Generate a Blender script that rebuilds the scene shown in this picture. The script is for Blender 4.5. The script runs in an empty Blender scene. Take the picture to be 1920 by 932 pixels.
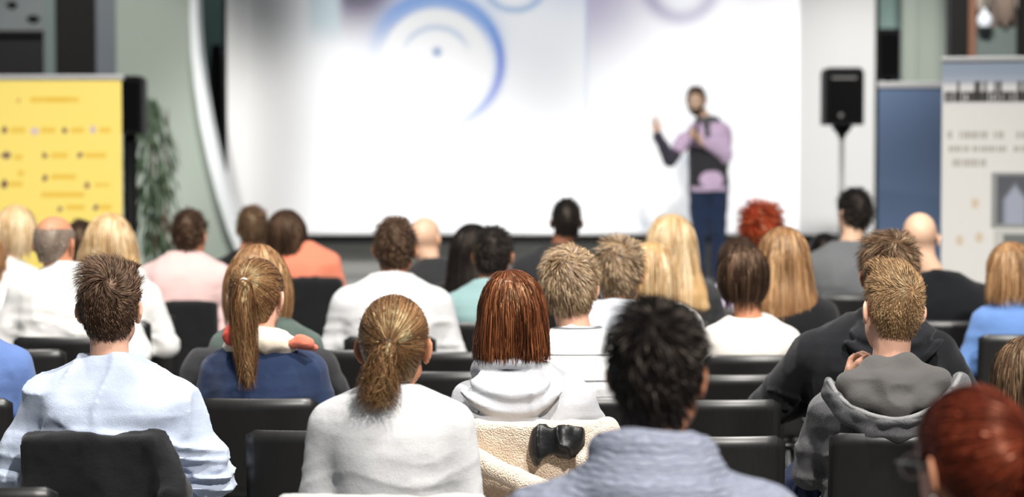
import bpy, math, random
import numpy as np
from mathutils import Vector, Matrix, Euler

# ---------------------------------------------------------------- camera, world, lights, exposure
SC = bpy.context.scene
COL = SC.collection
FPX = 4500.0; CH = 1.71; TILT = math.atan2(213.0, FPX)
cd = bpy.data.cameras.new('camera'); cam = bpy.data.objects.new('camera', cd); COL.objects.link(cam)
cam.location = (0, 0, CH); cam.rotation_euler = (math.pi/2 - TILT, 0, 0)
cd.sensor_width = 36; cd.lens = FPX/1920*36; cd.clip_end = 200
cd.dof.use_dof = True; cd.dof.focus_distance = 7.15; cd.dof.aperture_fstop = 2.35
SC.camera = cam
SC.view_settings.view_transform = 'Standard'; SC.view_settings.look = 'None'
SC.view_settings.exposure = 0.0; SC.view_settings.gamma = 1.0; SC.view_settings.use_curve_mapping = False
W = bpy.data.worlds.new('hall_air'); SC.world = W; W.use_nodes = True
W.node_tree.nodes['Background'].inputs[0].default_value = (0.86, 0.94, 1.0, 1)
W.node_tree.nodes['Background'].inputs[1].default_value = 0.18

def spot(name, loc, target, power, angle, blend, radius, col=(1, 1, 1)):
    l = bpy.data.lights.new(name, 'SPOT'); l.energy = power; l.spot_size = math.radians(angle); l.spot_blend = blend
    l.shadow_soft_size = radius; l.color = col
    o = bpy.data.objects.new(name, l); COL.objects.link(o); o.location = loc
    o.rotation_euler = (Vector(target) - Vector(loc)).to_track_quat('-Z', 'Y').to_euler()
    return o
WARM = (1.0, 0.96, 0.91)
spot('hall_spot', (3.4, -1.6, 8.8), (0.4, 6.8, 0.8), 5500, 56, 0.6, 0.22, WARM)
spot('hall_spot.001', (2.8, 4.2, 9.5), (-0.2, 11.0, 1.0), 4200, 62, 0.6, 0.22, WARM)
spot('hall_spot.002', (-2.2, 7.8, 9.5), (-1.2, 11.5, 1.0), 2700, 75, 0.6, 0.22, WARM)
spot('stage_spot', (0.8, 12.0, 6.5), (-1.7, 23.0, -0.2), 3500, 26, 0.4, 0.35, (1.0, 0.97, 0.94))
spot('stage_spot.003', (1.5, 12.0, 6.5), (2.8, 23.0, 0.3), 3300, 28, 0.4, 0.35, (1.0, 0.97, 0.94))
spot('left_wall_fill', (-4.9, 13.0, 6.5), (-4.0, 22.6, 2.1), 3400, 18, 0.5, 0.3, (1, .97, .92))  # added fill light to brighten the left sage wall, not a known fixture
spot('right_wall_fill', (2.2, 11.0, 6.8), (4.5, 21.5, 2.2), 3000, 24, 0.6, 0.3, (1, .97, .93))  # invented fill, lifts the right wall and the glazing beside it

_t = TILT
def at(px, py, Y):
    """world point at depth Y (metres along +Y) seen at photo pixel (px, py)"""
    u = (px-960)/FPX; v = (466-py)/FPX
    dy = v*math.sin(_t)+math.cos(_t); dz = v*math.cos(_t)-math.sin(_t)
    return Vector((u*Y/dy, Y, CH+dz*Y/dy))
def wx(px, Y): return at(px, 466, Y).x
def wz(py, Y): return at(960, py, Y).z

# ---------------------------------------------------------------- materials
def srgb(r, g, b):
    f = lambda c: (c/255/12.92) if c/255 <= 0.04045 else ((c/255+0.055)/1.055)**2.4
    return (f(r), f(g), f(b), 1)
def _mat(name):
    m = bpy.data.materials.new(name); m.use_nodes = True
    return m, m.node_tree.nodes, m.node_tree.links, m.node_tree.nodes['Principled BSDF']
def _vary(n, l, col, scale, amt, vec=None):
    no = n.new('ShaderNodeTexNoise'); no.inputs['Scale'].default_value = scale; no.inputs['Detail'].default_value = 4
    if vec: l.new(vec, no.inputs['Vector'])
    mx = n.new('ShaderNodeMix'); mx.data_type = 'RGBA'
    mx.inputs[6].default_value = [c*(1-amt) for c in col[:3]]+[1]; mx.inputs[7].default_value = [min(1, c*(1+amt)) for c in col[:3]]+[1]
    l.new(no.outputs[0], mx.inputs[0]); return mx.outputs[2]
def plain(name, col, rough=0.6, metal=0.0, amt=0.06, scale=8, bump=0.0, bscale=200, spec=0.5):
    m, n, l, b = _mat(name)
    tc = n.new('ShaderNodeTexCoord')
    l.new(_vary(n, l, col, scale, amt, tc.outputs['Object']), b.inputs['Base Color'])
    b.inputs['Roughness'].default_value = rough; b.inputs['Metallic'].default_value = metal
    b.inputs['Specular IOR Level'].default_value = spec
    if bump:
        no = n.new('ShaderNodeTexNoise'); no.inputs['Scale'].default_value = bscale; l.new(tc.outputs['Object'], no.inputs['Vector'])
        bp = n.new('ShaderNodeBump'); bp.inputs['Strength'].default_value = bump; bp.inputs['Distance'].default_value = 0.004
        l.new(no.outputs[0], bp.inputs['Height']); l.new(bp.outputs[0], b.inputs['Normal'])
    return m
def fabric(name, col, amt=0.07, bump=0.35, weave=420, rough=0.92, stripe=None, heather=0.0):
    m, n, l, b = _mat(name)
    tc = n.new('ShaderNodeTexCoord'); ov = tc.outputs['Object']
    c = _vary(n, l, col, 9, amt, ov)
    if heather:
        no = n.new('ShaderNodeTexNoise'); no.inputs['Scale'].default_value = 330; no.inputs['Detail'].default_value = 2
        mp = n.new('ShaderNodeMapping'); mp.inputs['Scale'].default_value = (1, 1, 0.35); l.new(ov, mp.inputs[0]); l.new(mp.outputs[0], no.inputs['Vector'])
        mm = n.new('ShaderNodeMix'); mm.data_type = 'RGBA'; mm.blend_type = 'MULTIPLY'; mm.inputs[0].default_value = 1
        rp = n.new('ShaderNodeValToRGB'); rp.color_ramp.elements[0].position = 0.35; rp.color_ramp.elements[1].position = 0.65
        rp.color_ramp.elements[0].color = (1-heather, 1-heather, 1-heather, 1)
        l.new(no.outputs[0], rp.inputs[0]); l.new(c, mm.inputs[6]); l.new(rp.outputs[0], mm.inputs[7]); c = mm.outputs[2]
    if stripe:
        scol, pitch, width, off = stripe
        sx = n.new('ShaderNodeSeparateXYZ'); l.new(ov, sx.inputs[0])
        a = n.new('ShaderNodeMath'); a.operation = 'ADD'; a.inputs[1].default_value = off; l.new(sx.outputs[2], a.inputs[0])
        mo = n.new('ShaderNodeMath'); mo.operation = 'PINGPONG'; mo.inputs[1].default_value = pitch/2; l.new(a.outputs[0], mo.inputs[0])
        lt = n.new('ShaderNodeMath'); lt.operation = 'LESS_THAN'; lt.inputs[1].default_value = width/2; l.new(mo.outputs[0], lt.inputs[0])
        ms = n.new('ShaderNodeMix'); ms.data_type = 'RGBA'; ms.inputs[7].default_value = scol; l.new(c, ms.inputs[6]); l.new(lt.outputs[0], ms.inputs[0]); c = ms.outputs[2]
    l.new(c, b.inputs['Base Color'])
    b.inputs['Roughness'].default_value = rough; b.inputs['Specular IOR Level'].default_value = 0.2
    b.inputs['Sheen Weight'].default_value = 0.15
    no = n.new('ShaderNodeTexNoise'); no.inputs['Scale'].default_value = weave; l.new(ov, no.inputs['Vector'])
    n2 = n.new('ShaderNodeTexNoise'); n2.inputs['Scale'].default_value = 22; n2.inputs['Detail'].default_value = 3; l.new(ov, n2.inputs['Vector'])
    ad = n.new('ShaderNodeMath'); ad.operation = 'MULTIPLY_ADD'; ad.inputs[1].default_value = 2.2; l.new(n2.outputs[0], ad.inputs[0]); l.new(no.outputs[0], ad.inputs[2])
    bp = n.new('ShaderNodeBump'); bp.inputs['Strength'].default_value = bump; bp.inputs['Distance'].default_value = 0.006
    l.new(ad.outputs[0], bp.inputs['Height']); l.new(bp.outputs[0], b.inputs['Normal'])
    return m
def fleece_mat(name, col):
    m, n, l, b = _mat(name); tc = n.new('ShaderNodeTexCoord'); ov = tc.outputs['Object']
    vo = n.new('ShaderNodeTexVoronoi'); vo.inputs['Scale'].default_value = 210; l.new(ov, vo.inputs['Vector'])
    no = n.new('ShaderNodeTexNoise'); no.inputs['Scale'].default_value = 60; no.inputs['Detail'].default_value = 4; l.new(ov, no.inputs['Vector'])
    ad = n.new('ShaderNodeMath'); ad.operation = 'MULTIPLY_ADD'; ad.inputs[1].default_value = -1.0; l.new(vo.outputs[0], ad.inputs[0]); l.new(no.outputs[0], ad.inputs[2])
    bp = n.new('ShaderNodeBump'); bp.inputs['Strength'].default_value = 0.8; bp.inputs['Distance'].default_value = 0.006
    l.new(ad.outputs[0], bp.inputs['Height']); l.new(bp.outputs[0], b.inputs['Normal'])
    l.new(_vary(n, l, col, 30, 0.12, ov), b.inputs['Base Color']); b.inputs['Roughness'].default_value = 1; b.inputs['Sheen Weight'].default_value = 0.4
    b.inputs['Specular IOR Level'].default_value = 0.1
    return m
def knit_mat(name, col, col2):
    m, n, l, b = _mat(name); tc = n.new('ShaderNodeTexCoord'); ov = tc.outputs['Object']
    wv = n.new('ShaderNodeTexWave'); wv.inputs['Scale'].default_value = 26; wv.inputs['Distortion'].default_value = 6; wv.inputs['Detail'].default_value = 2; wv.bands_direction = 'Z'
    l.new(ov, wv.inputs['Vector'])
    mx = n.new('ShaderNodeMix'); mx.data_type = 'RGBA'; mx.inputs[6].default_value = col; mx.inputs[7].default_value = col2
    no = n.new('ShaderNodeTexNoise'); no.inputs['Scale'].default_value = 140; no.inputs['Detail'].default_value = 3; l.new(ov, no.inputs['Vector'])
    l.new(no.outputs[0], mx.inputs[0]); l.new(mx.outputs[2], b.inputs['Base Color'])
    bp = n.new('ShaderNodeBump'); bp.inputs['Strength'].default_value = 0.7; bp.inputs['Distance'].default_value = 0.008
    l.new(wv.outputs[1], bp.inputs['Height']); l.new(bp.outputs[0], b.inputs['Normal']); b.inputs['Roughness'].default_value = 1
    b.inputs['Specular IOR Level'].default_value = 0.1
    return m
def skin_mat(name, col):
    m, n, l, b = _mat(name); tc = n.new('ShaderNodeTexCoord')
    l.new(_vary(n, l, col, 30, 0.10, tc.outputs['Object']), b.inputs['Base Color'])
    b.inputs['Roughness'].default_value = 0.5; b.inputs['Subsurface Weight'].default_value = 0.15
    b.inputs['Subsurface Radius'].default_value = (0.02, 0.007, 0.004); b.inputs['Subsurface Scale'].default_value = 0.5
    return m
def hair_mat(name, dark, mid, light, rough=0.42, spec=0.5):
    m, n, l, b = _mat(name)
    at_ = n.new('ShaderNodeAttribute'); at_.attribute_name = 'tone'
    rp = n.new('ShaderNodeValToRGB'); e = rp.color_ramp.elements
    e[0].position = 0.05; e[0].color = dark; e[1].position = 0.95; e[1].color = light
    x = e.new(0.5); x.color = mid
    l.new(at_.outputs['Fac'], rp.inputs[0]); l.new(rp.outputs[0], b.inputs['Base Color'])
    b.inputs['Roughness'].default_value = rough; b.inputs['Specular IOR Level'].default_value = spec
    b.inputs['Specular Tint'].default_value = (min(1, light[0]*3+.3), min(1, light[1]*3+.25), min(1, light[2]*3+.2), 1)
    return m
def attr_mat(name, rough=0.7, emit=0.0):
    m, n, l, b = _mat(name)
    a = n.new('ShaderNodeAttribute'); a.attribute_name = 'print'
    l.new(a.outputs['Color'], b.inputs['Base Color']); b.inputs['Roughness'].default_value = rough
    if emit:
        l.new(a.outputs['Color'], b.inputs['Emission Color']); b.inputs['Emission Strength'].default_value = emit
        b.inputs['Base Color'].default_value = (0, 0, 0, 1)
        for k in list(b.inputs['Base Color'].links): l.remove(k)
        b.inputs['Base Color'].default_value = (.5, .5, .5, 1)
    return m
def emit_mat(name, col, s):
    m, n, l, b = _mat(name); b.inputs['Emission Color'].default_value = col; b.inputs['Emission Strength'].default_value = s; b.inputs['Base Color'].default_value = col
    return m
def wood_mat(name, col, col2, rough):
    m, n, l, b = _mat(name); tc = n.new('ShaderNodeTexCoord')
    mp = n.new('ShaderNodeMapping'); mp.inputs['Scale'].default_value = (14, 14, 1.2); l.new(tc.outputs['Object'], mp.inputs[0])
    no = n.new('ShaderNodeTexNoise'); no.inputs['Scale'].default_value = 9; no.inputs['Detail'].default_value = 6; l.new(mp.outputs[0], no.inputs['Vector'])
    mx = n.new('ShaderNodeMix'); mx.data_type = 'RGBA'; mx.inputs[6].default_value = col; mx.inputs[7].default_value = col2
    l.new(no.outputs[0], mx.inputs[0]); l.new(mx.outputs[2], b.inputs['Base Color']); b.inputs['Roughness'].default_value = rough
    return m

# ---------------------------------------------------------------- mesh helpers
def tag(o, label=None, cat=None, group=None, kind=None):
    if label: o['label'] = label
    if cat: o['category'] = cat
    if group: o['group'] = group
    if kind: o['kind'] = kind
    return o
def empty(name, loc=(0, 0, 0), rz=0.0):
    o = bpy.data.objects.new(name, None); COL.objects.link(o); o.location = loc; o.rotation_euler = (0, 0, rz); o.empty_display_size = 0.1
    return o
def mesh_np(name, V, Q, attrs=None, smooth=True, matidx=None):
    V = np.asarray(V, np.float32); Q = np.asarray(Q, np.int32)
    me = bpy.data.meshes.new(name); nq, w = Q.shape
    me.vertices.add(len(V)); me.vertices.foreach_set('co', V.ravel())
    me.loops.add(nq*w); me.loops.foreach_set('vertex_index', Q.ravel())
    me.polygons.add(nq); me.polygons.foreach_set('loop_start', np.arange(0, nq*w, w, dtype=np.int32))
    me.polygons.foreach_set('use_smooth', np.full(nq, smooth, dtype=bool))
    if matidx is not None: me.polygons.foreach_set('material_index', np.asarray(matidx, np.int32))
    if attrs:
        for k, a in attrs.items():
            if a.ndim == 1:
                at_ = me.attributes.new(k, 'FLOAT', 'POINT'); at_.data.foreach_set('value', a.astype(np.float32))
            else:
                at_ = me.attributes.new(k, 'FLOAT_COLOR', 'POINT')
                c = np.ones((len(a), 4), np.float32); c[:, :3] = a; at_.data.foreach_set('color', c.ravel())
    me.update(calc_edges=True); me.validate()
    return me
def put(name, me, mats, parent=None, loc=None):
    o = bpy.data.objects.new(name, me); COL.objects.link(o)
    if not me.materials:
        for m in (mats if isinstance(mats, (list, tuple)) else [mats]): me.materials.append(m)
    if parent: o.parent = parent
    if loc is not None: o.location = loc
    return o
class MB:
    def __init__(s): s.v = []; s.f = []
    def add(s, V, F):
        b = len(s.v); s.v += [tuple(p) for p in V]; s.f += [tuple(i+b for i in f) for f in F]; return s
    def box(s, x0, x1, y0, y1, z0, z1, M=None):
        V = [Vector((x, y, z)) for z in (z0, z1) for y in (y0, y1) for x in (x0, x1)]
        if M: V = [M @ p for p in V]
        return s.add(V, [(0, 2, 3, 1), (4, 5, 7, 6), (0, 1, 5, 4), (2, 6, 7, 3), (0, 4, 6, 2), (1, 3, 7, 5)])
    def tube(s, pts, r, n=8, caps=True):
        pts = [Vector(p) for p in pts]; rr = r if isinstance(r, (list, tuple)) else [r]*len(pts)
        V = []; F = []; up = None
        for i, p in enumerate(pts):
            t = (pts[min(i+1, len(pts)-1)]-pts[max(i-1, 0)]).normalized()
            a = Vector((0, 0, 1)) if abs(t.z) < .9 else Vector((1, 0, 0))
            if up is not None: a = up
            b = t.cross(a).normalized(); c = b.cross(t).normalized(); up = c
            V += [p+rr[i]*(math.cos(2*math.pi*k/n)*b+math.sin(2*math.pi*k/n)*c) for k in range(n)]
        for i in range(len(pts)-1):
            F += [(i*n+k, i*n+(k+1) % n, (i+1)*n+(k+1) % n, (i+1)*n+k) for k in range(n)]
        if caps: F += [tuple(range(n))[::-1], tuple(range((len(pts)-1)*n, len(pts)*n))]
        return s.add(V, F)
    def lathe(s, prof, n=24, c=(0, 0, 0)):
        V = []; F = []
        for r, z in prof: V += [(c[0]+r*math.cos(2*math.pi*k/n), c[1]+r*math.sin(2*math.pi*k/n), c[2]+z) for k in range(n)]
        for i in range(len(prof)-1): F += [(i*n+k, i*n+(k+1) % n, (i+1)*n+(k+1) % n, (i+1)*n+k) for k in range(n)]
        F += [tuple(range(n))[::-1], tuple(range((len(prof)-1)*n, len(prof)*n))]
        return s.add(V, F)
    def prism(s, poly, y0, y1):
        n = len(poly); V = [(x, y0, z) for x, z in poly]+[(x, y1, z) for x, z in poly]
        return s.add(V, [tuple(range(n)), tuple(range(n, 2*n))[::-1]]+[(i, i+n, (i+1) % n+n, (i+1) % n) for i in range(n)])
    def mesh(s, name, smooth=False, bevel=0):
        me = bpy.data.meshes.new(name); me.from_pydata(s.v, [], s.f)
        import bmesh as _b
        bm = _b.new(); bm.from_mesh(me); _b.ops.recalc_face_normals(bm, faces=bm.faces)
        if bevel: _b.ops.bevel(bm, geom=list(bm.edges), offset=bevel, segments=2, affect='EDGES', profile=.5)
        bm.to_mesh(me); bm.free()
        for p in me.polygons: p.use_smooth = smooth
        return me
    def build(s, name, mats, parent=None, smooth=False, bevel=0, loc=None):
        return put(name, s.mesh(name, smooth, bevel), mats, parent, loc)

# ---------------------------------------------------------------- signed distance toolkit
f32 = np.float32
_rng = np.random.default_rng(7)
_perm = _rng.permutation(256).astype(np.int32); _perm = np.concatenate([_perm, _perm])
def vnoise(P, seed=0):
    Q = P+seed*17.31; I = np.floor(Q).astype(np.int32); f = (Q-I).astype(f32); f = f*f*(3-2*f); I &= 255
    def h(a, b, c): return _perm[(_perm[(_perm[(I[:, 0]+a) & 255]+I[:, 1]+b) & 255]+I[:, 2]+c) & 255].astype(f32)/255
    x, y, z = f[:, 0], f[:, 1], f[:, 2]
    l = lambda a, b, t: a+(b-a)*t
    return l(l(l(h(0, 0, 0), h(1, 0, 0), x), l(h(0, 1, 0), h(1, 1, 0), x), y), l(l(h(0, 0, 1), h(1, 0, 1), x), l(h(0, 1, 1), h(1, 1, 1), x), y), z)
def ridge(P, seed=0): return 1-np.abs(2*vnoise(P, seed)-1)
def A(*v): return np.array(v, f32)
def ell(P, c, r):
    r = A(*r); q = (P-A(*c))/r; k0 = np.sqrt((q*q).sum(1)); q = q/r; k1 = np.sqrt((q*q).sum(1))
    return k0*(k0-1)/np.maximum(k1, 1e-6)
def ellR(P, c, r, R):
    return ell((P-A(*c)) @ np.asarray(R, f32), (0, 0, 0), r)
def rc(P, a, b, ra, rb):
    a = A(*a); d = A(*b)-a; t = np.clip(((P-a) @ d)/max(float(d @ d), 1e-9), 0, 1)
    return np.linalg.norm(P-a-t[:, None]*d, axis=1)-(ra+t*(rb-ra))
def smin(a, b, k):
    h = np.clip(.5+.5*(b-a)/k, 0, 1); return b+(a-b)*h-k*h*(1-h)
def smax(a, b, k): return -smin(-a, -b, k)
def loft(P, z, a, b, cy, cx=None, ex=2.3):
    Z = P[:, 2]; aa = np.interp(Z, z, a).astype(f32); bb = np.interp(Z, z, b).astype(f32); c = np.interp(Z, z, cy).astype(f32)
    x = P[:, 0]-(np.interp(Z, z, cx).astype(f32) if cx is not None else 0)
    q = (np.abs(x/aa)**ex+np.abs((P[:, 1]-c)/bb)**ex)**(1/ex)
    d = (q-1)*np.minimum(aa, bb)
    return np.maximum(np.maximum(d, z[0]-Z), Z-z[-1])
def torus(P, c, R, r, n=(0, 0, 1), sx=1.0, sy=1.0):
    n = Vector(n).normalized(); q = n.to_track_quat('Z', 'Y').to_matrix()
    Q = (P-A(*c)) @ np.array(q, f32); Q = Q/A(sx, sy, 1)
    return np.hypot(np.hypot(Q[:, 0], Q[:, 1])-R, Q[:, 2])-r
def net(fn, lo, hi, h, disp=None, band=.03):
    lo = np.array(lo, f32); n = np.ceil((np.array(hi)-lo)/h).astype(int)+1
    g = np.stack(np.meshgrid(*[lo[i]+h*np.arange(n[i], dtype=f32) for i in range(3)], indexing='ij'), -1).reshape(-1, 3).astype(f32)
    F = fn(g).astype(f32)
    if disp is not None:
        m = np.abs(F) < band; F[m] -= disp(g[m])
    F = F.reshape(n)
    F[0] = np.maximum(F[0], h); F[-1] = np.maximum(F[-1], h); F[:, 0] = np.maximum(F[:, 0], h); F[:, -1] = np.maximum(F[:, -1], h)
    F[:, :, 0] = np.maximum(F[:, :, 0], h); F[:, :, -1] = np.maximum(F[:, :, -1], h)
    S = F < 0
    sl = lambda a, d: a[d[0]:n[0]-1+d[0], d[1]:n[1]-1+d[1], d[2]:n[2]-1+d[2]]
    cs = [(i, j, k) for i in (0, 1) for j in (0, 1) for k in (0, 1)]
    cnt = sum(sl(S, d).astype(np.int8) for d in cs); act = (cnt > 0) & (cnt < 8)
    ijk = np.argwhere(act); idx = np.full(act.shape, -1, np.int32); idx[act] = np.arange(len(ijk))
    acc = np.zeros((len(ijk), 3), f32); num = np.zeros(len(ijk), f32)
    for ax in range(3):
        for u in (0, 1):
            for v in (0, 1):
                o = [0, 0, 0]; o[(ax+1) % 3] = u; o[(ax+2) % 3] = v; e = list(o); e[ax] = 1
                i0 = ijk+o; i1 = ijk+e
                a = F[i0[:, 0], i0[:, 1], i0[:, 2]]; b = F[i1[:, 0], i1[:, 1], i1[:, 2]]
                m = (a < 0) != (b < 0)
                t = np.where(m, a/np.where(a == b, 1, a-b), 0)
                p = np.tile(A(*o), (len(ijk), 1)); p[:, ax] = t
                acc += np.where(m[:, None], p, 0); num += m
    V = lo+h*(ijk+acc/np.maximum(num, 1)[:, None])
    Q = []
    for ax in range(3):
        b, c = (ax+1) % 3, (ax+2) % 3
        s0 = [slice(None)]*3; s1 = [slice(None)]*3
        s0[ax] = slice(0, n[ax]-1); s1[ax] = slice(1, n[ax])
        for q in (b, c): s0[q] = slice(1, n[q]-1); s1[q] = slice(1, n[q]-1)
        a0 = S[tuple(s0)]; a1 = S[tuple(s1)]
        for flip, m in ((0, a0 & ~a1), (1, ~a0 & a1)):
            w = np.argwhere(m)
            if not len(w): continue
            w[:, b] += 1; w[:, c] += 1
            def cell(db, dc):
                x = w.copy(); x[:, b] -= db; x[:, c] -= dc; return idx[x[:, 0], x[:, 1], x[:, 2]]
            q = np.stack([cell(1, 1), cell(0, 1), cell(0, 0), cell(1, 0)], 1)
            Q.append(q[:, ::-1] if flip else q)
    return V.astype(f32), np.concatenate(Q)
def strands_mesh(pts, rad, tone, ctr):
    """pts (N,S,3) -> tapering flat locks facing away from ctr"""
    N, S, _ = pts.shape
    T = np.gradient(pts, axis=1); T /= np.maximum(np.linalg.norm(T, axis=2, keepdims=True), 1e-9)
    O = pts-np.asarray(ctr, f32); O /= np.maximum(np.linalg.norm(O, axis=2, keepdims=True), 1e-9)
    O = O+(_rng.random((N, 1, 3)).astype(f32)-.5)*.9
    B = np.cross(T, O); B /= np.maximum(np.linalg.norm(B, axis=2, keepdims=True), 1e-9)
    tp = (1-.75*np.linspace(0, 1, S)**2)[None, :, None]*1.25
    r = np.broadcast_to(np.asarray(rad, f32).reshape(-1, 1, 1), (N, 1, 1))
    V = np.stack([pts-r*tp*B, pts+r*tp*B], 2).reshape(-1, 3)
    base = (np.arange(N)[:, None]*S+np.arange(S-1)[None, :]).reshape(-1)*2
    Q = np.stack([base, base+1, base+3, base+2], 1)
    return V, Q, np.repeat(np.asarray(tone, f32), S*2)
def join(parts):
    V = []; Q = []; T = []; b = 0
    for v, q, t in parts:
        V.append(v); Q.append(q+b); T.append(t); b += len(v)
    return np.concatenate(V), np.concatenate(Q), np.concatenate(T)

# ---------------------------------------------------------------- people: head, body, hair, clothes
def rotm(yaw=0, roll=0, pitch=0):
    return np.array(Euler((math.radians(pitch), math.radians(roll), math.radians(yaw)), 'XYZ').to_matrix(), f32)
EAR = {s: np.array([[s*.55, -s*.0+0, 0], [-.83, 0, 0], [0, 0, 1]], f32) for s in (1, -1)}
def _ear_axes(s):
    w = Vector((s*.62, -.78, .05)).normalized(); u = Vector((s*.08, .1, 1)).normalized(); n = w.cross(u).normalized(); u = n.cross(w).normalized()
    return np.array([w, u, n], f32).T
def head_sdf(Q):
    d = ell(Q, (0, -.012, .035), (.077, .098, .088))
    d = smin(d, ell(Q, (0, .032, -.028), (.061, .066, .084)), .03)
    d = smin(d, rc(Q, (-.05, .005, -.058), (0, .066, -.094), .018, .022), .03)
    d = smin(d, rc(Q, (.05, .005, -.058), (0, .066, -.094), .018, .022), .03)
    m = Q[:, 1] > .03
    if m.any():
        F = Q[m]; e = d[m]
        for s in (-1, 1):
            e = smax(e, -ell(F, (s*.031, .107, .002), (.02, .02, .014)), .012)
            e = smin(e, rc(F, (s*.014, .09, .022), (s*.045, .078, .024), .009, .007), .012)
            e = smin(e, ell(F, (s*.012, .104, -.032), (.009, .009, .007)), .008)
        e = smin(e, rc(F, (0, .094, .014), (0, .114, -.027), .007, .011), .012)
        e = smin(e, ell(F, (0, .094, -.054), (.024, .009, .006)), .006)
        e = smin(e, ell(F, (0, .092, -.066), (.021, .010, .007)), .006)
        d[m] = e
    for s in (-1, 1):
        m = (Q[:, 0]*s > .055) & (np.abs(Q[:, 2]) < .06)
        if m.any():
            F = Q[m]; e = ellR(F, (s*.087, -.014, -.002), (.021, .033, .0065), _ear_axes(s))
            e = smin(e, ellR(F, (s*.083, -.008, -.027), (.012, .013, .006), _ear_axes(s)), .006)
            d[m] = smin(d[m], e, .009)
    return d
def skull(Q, ts, tt):
    d = ell(Q, (0, -.012, .035), (.077+ts, .098+ts, .088+tt))
    return smin(d, rc(Q, (0, -.045, .0), (0, -.036, -.085), .058+ts, .048+ts*.5), .03)
def hairline(y, nape):
    return np.interp(y, [-.13, -.05, -.028, -.012, .012, .022, .034, .05, .085, .12], [nape, nape+.004, -.03, .028, .03, .0, .0, .045, .078, .09]).astype(f32)

_hands = {}
def hand_fn(curl=.35):
    """right hand, wrist at the origin, fingers along +y, palm down (-z), thumb on -x"""
    ch = []
    for x, L, r, sp in ((-.030, .072, .0085, -.12), (-.010, .080, .009, -.03), (.011, .074, .0085, .05), (.030, .058, .0075, .16)):
        p = Vector((x, .092-abs(x)*.25, 0)); a = 0; pts = [Vector((x*.7, .04, 0)), p]
        for f in (.45, .31, .24):
            a += curl*(1.15 if f != .24 else .8)
            p = p+Vector((math.sin(sp)*math.cos(a), math.cos(sp)*math.cos(a), -math.sin(a)))*L*f; pts.append(p)
        ch.append((pts, r))
    t = [Vector((-.018, .025, -.004)), Vector((-.042, .048, -.014)), Vector((-.052, .078, -.024-.02*curl)), Vector((-.048, .102, -.034-.03*curl))]
    def fn(P):
        d = ell(P, (0, .055, 0), (.041, .052, .0145)); d = smin(d, rc(P, (0, -.06, 0), (0, .02, 0), .026, .024), .02)
        for pts, r in ch:
            e = None
            for i in range(len(pts)-1):
                k = rc(P, pts[i], pts[i+1], r*(1-.06*i), r*(1-.06*(i+1))); e = k if e is None else np.minimum(e, k)
            d = smin(d, e, .004)
        for i in range(3): d = smin(d, rc(P, t[i], t[i+1], .013-.0015*i, .0115-.0015*i), .006)
        return d
    return fn
def hand(curl=.35, h=.007):
    key = (round(curl, 2), h)
    if key not in _hands: _hands[key] = net(hand_fn(curl), (-.075, -.08, -.1), (.065, .2, .03), h)
    return _hands[key]
def hand_frame(direction, palm):
    y = Vector(direction).normalized(); z = -Vector(palm); z = (z-y*z.dot(y)).normalized(); x = y.cross(z)
    return np.array([x, y, z], f32)
def placed_hand(wrist, direction, palm, side, curl=.35, sc=1.0, h=.007):
    """side +1 right hand, -1 left hand; palm = direction the palm faces"""
    V, Q = hand(curl, h); V = V.copy()
    if side < 0: V[:, 0] *= -1; Q = Q[:, ::-1]
    return (V*sc) @ hand_frame(direction, palm)+A(*wrist), Q
def hand_sdf(P, wrist, direction, palm, side, curl=.35):
    Q = (P-A(*wrist)) @ hand_frame(direction, palm).T; d = np.full(len(P), .2, f32)
    m = (np.abs(Q) < .25).all(1)
    if m.any():
        X = Q[m].copy(); X[:, 0] *= side; d[m] = hand_fn(curl)(X)
    return d

def trace(p, v, dirf, sdf, steps, step, lift, inertia=.45, stick=0.0):
    pts = [p.copy()]; step = np.asarray(step, f32).reshape(-1, 1); lift = np.asarray(lift, f32)
    for i in range(steps):
        d = dirf(p, i); v = inertia*v+(1-inertia)*d; v /= np.maximum(np.linalg.norm(v, axis=1, keepdims=True), 1e-6)
        p = p+v*step
        s = sdf(p); e = 3e-3
        g = np.stack([sdf(p+A(e, 0, 0))-s, sdf(p+A(0, e, 0))-s, sdf(p+A(0, 0, e))-s], 1)/e
        g /= np.maximum(np.linalg.norm(g, axis=1, keepdims=True), 1e-6)
        p = p+g*np.maximum(lift-s, 0)[:, None]
        if stick: p = p-g*A(1, 1, .15)*(stick*np.clip(s-lift-.003, 0, .05))[:, None]
        pts.append(p.copy())
    return np.stack(pts, 1)
def nvec(P, sc, seed):
    return np.stack([vnoise(P*sc, seed+k)-.5 for k in range(3)], 1)*2
def unit(v): return v/np.maximum(np.linalg.norm(v, axis=-1, keepdims=True), 1e-6)

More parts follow.
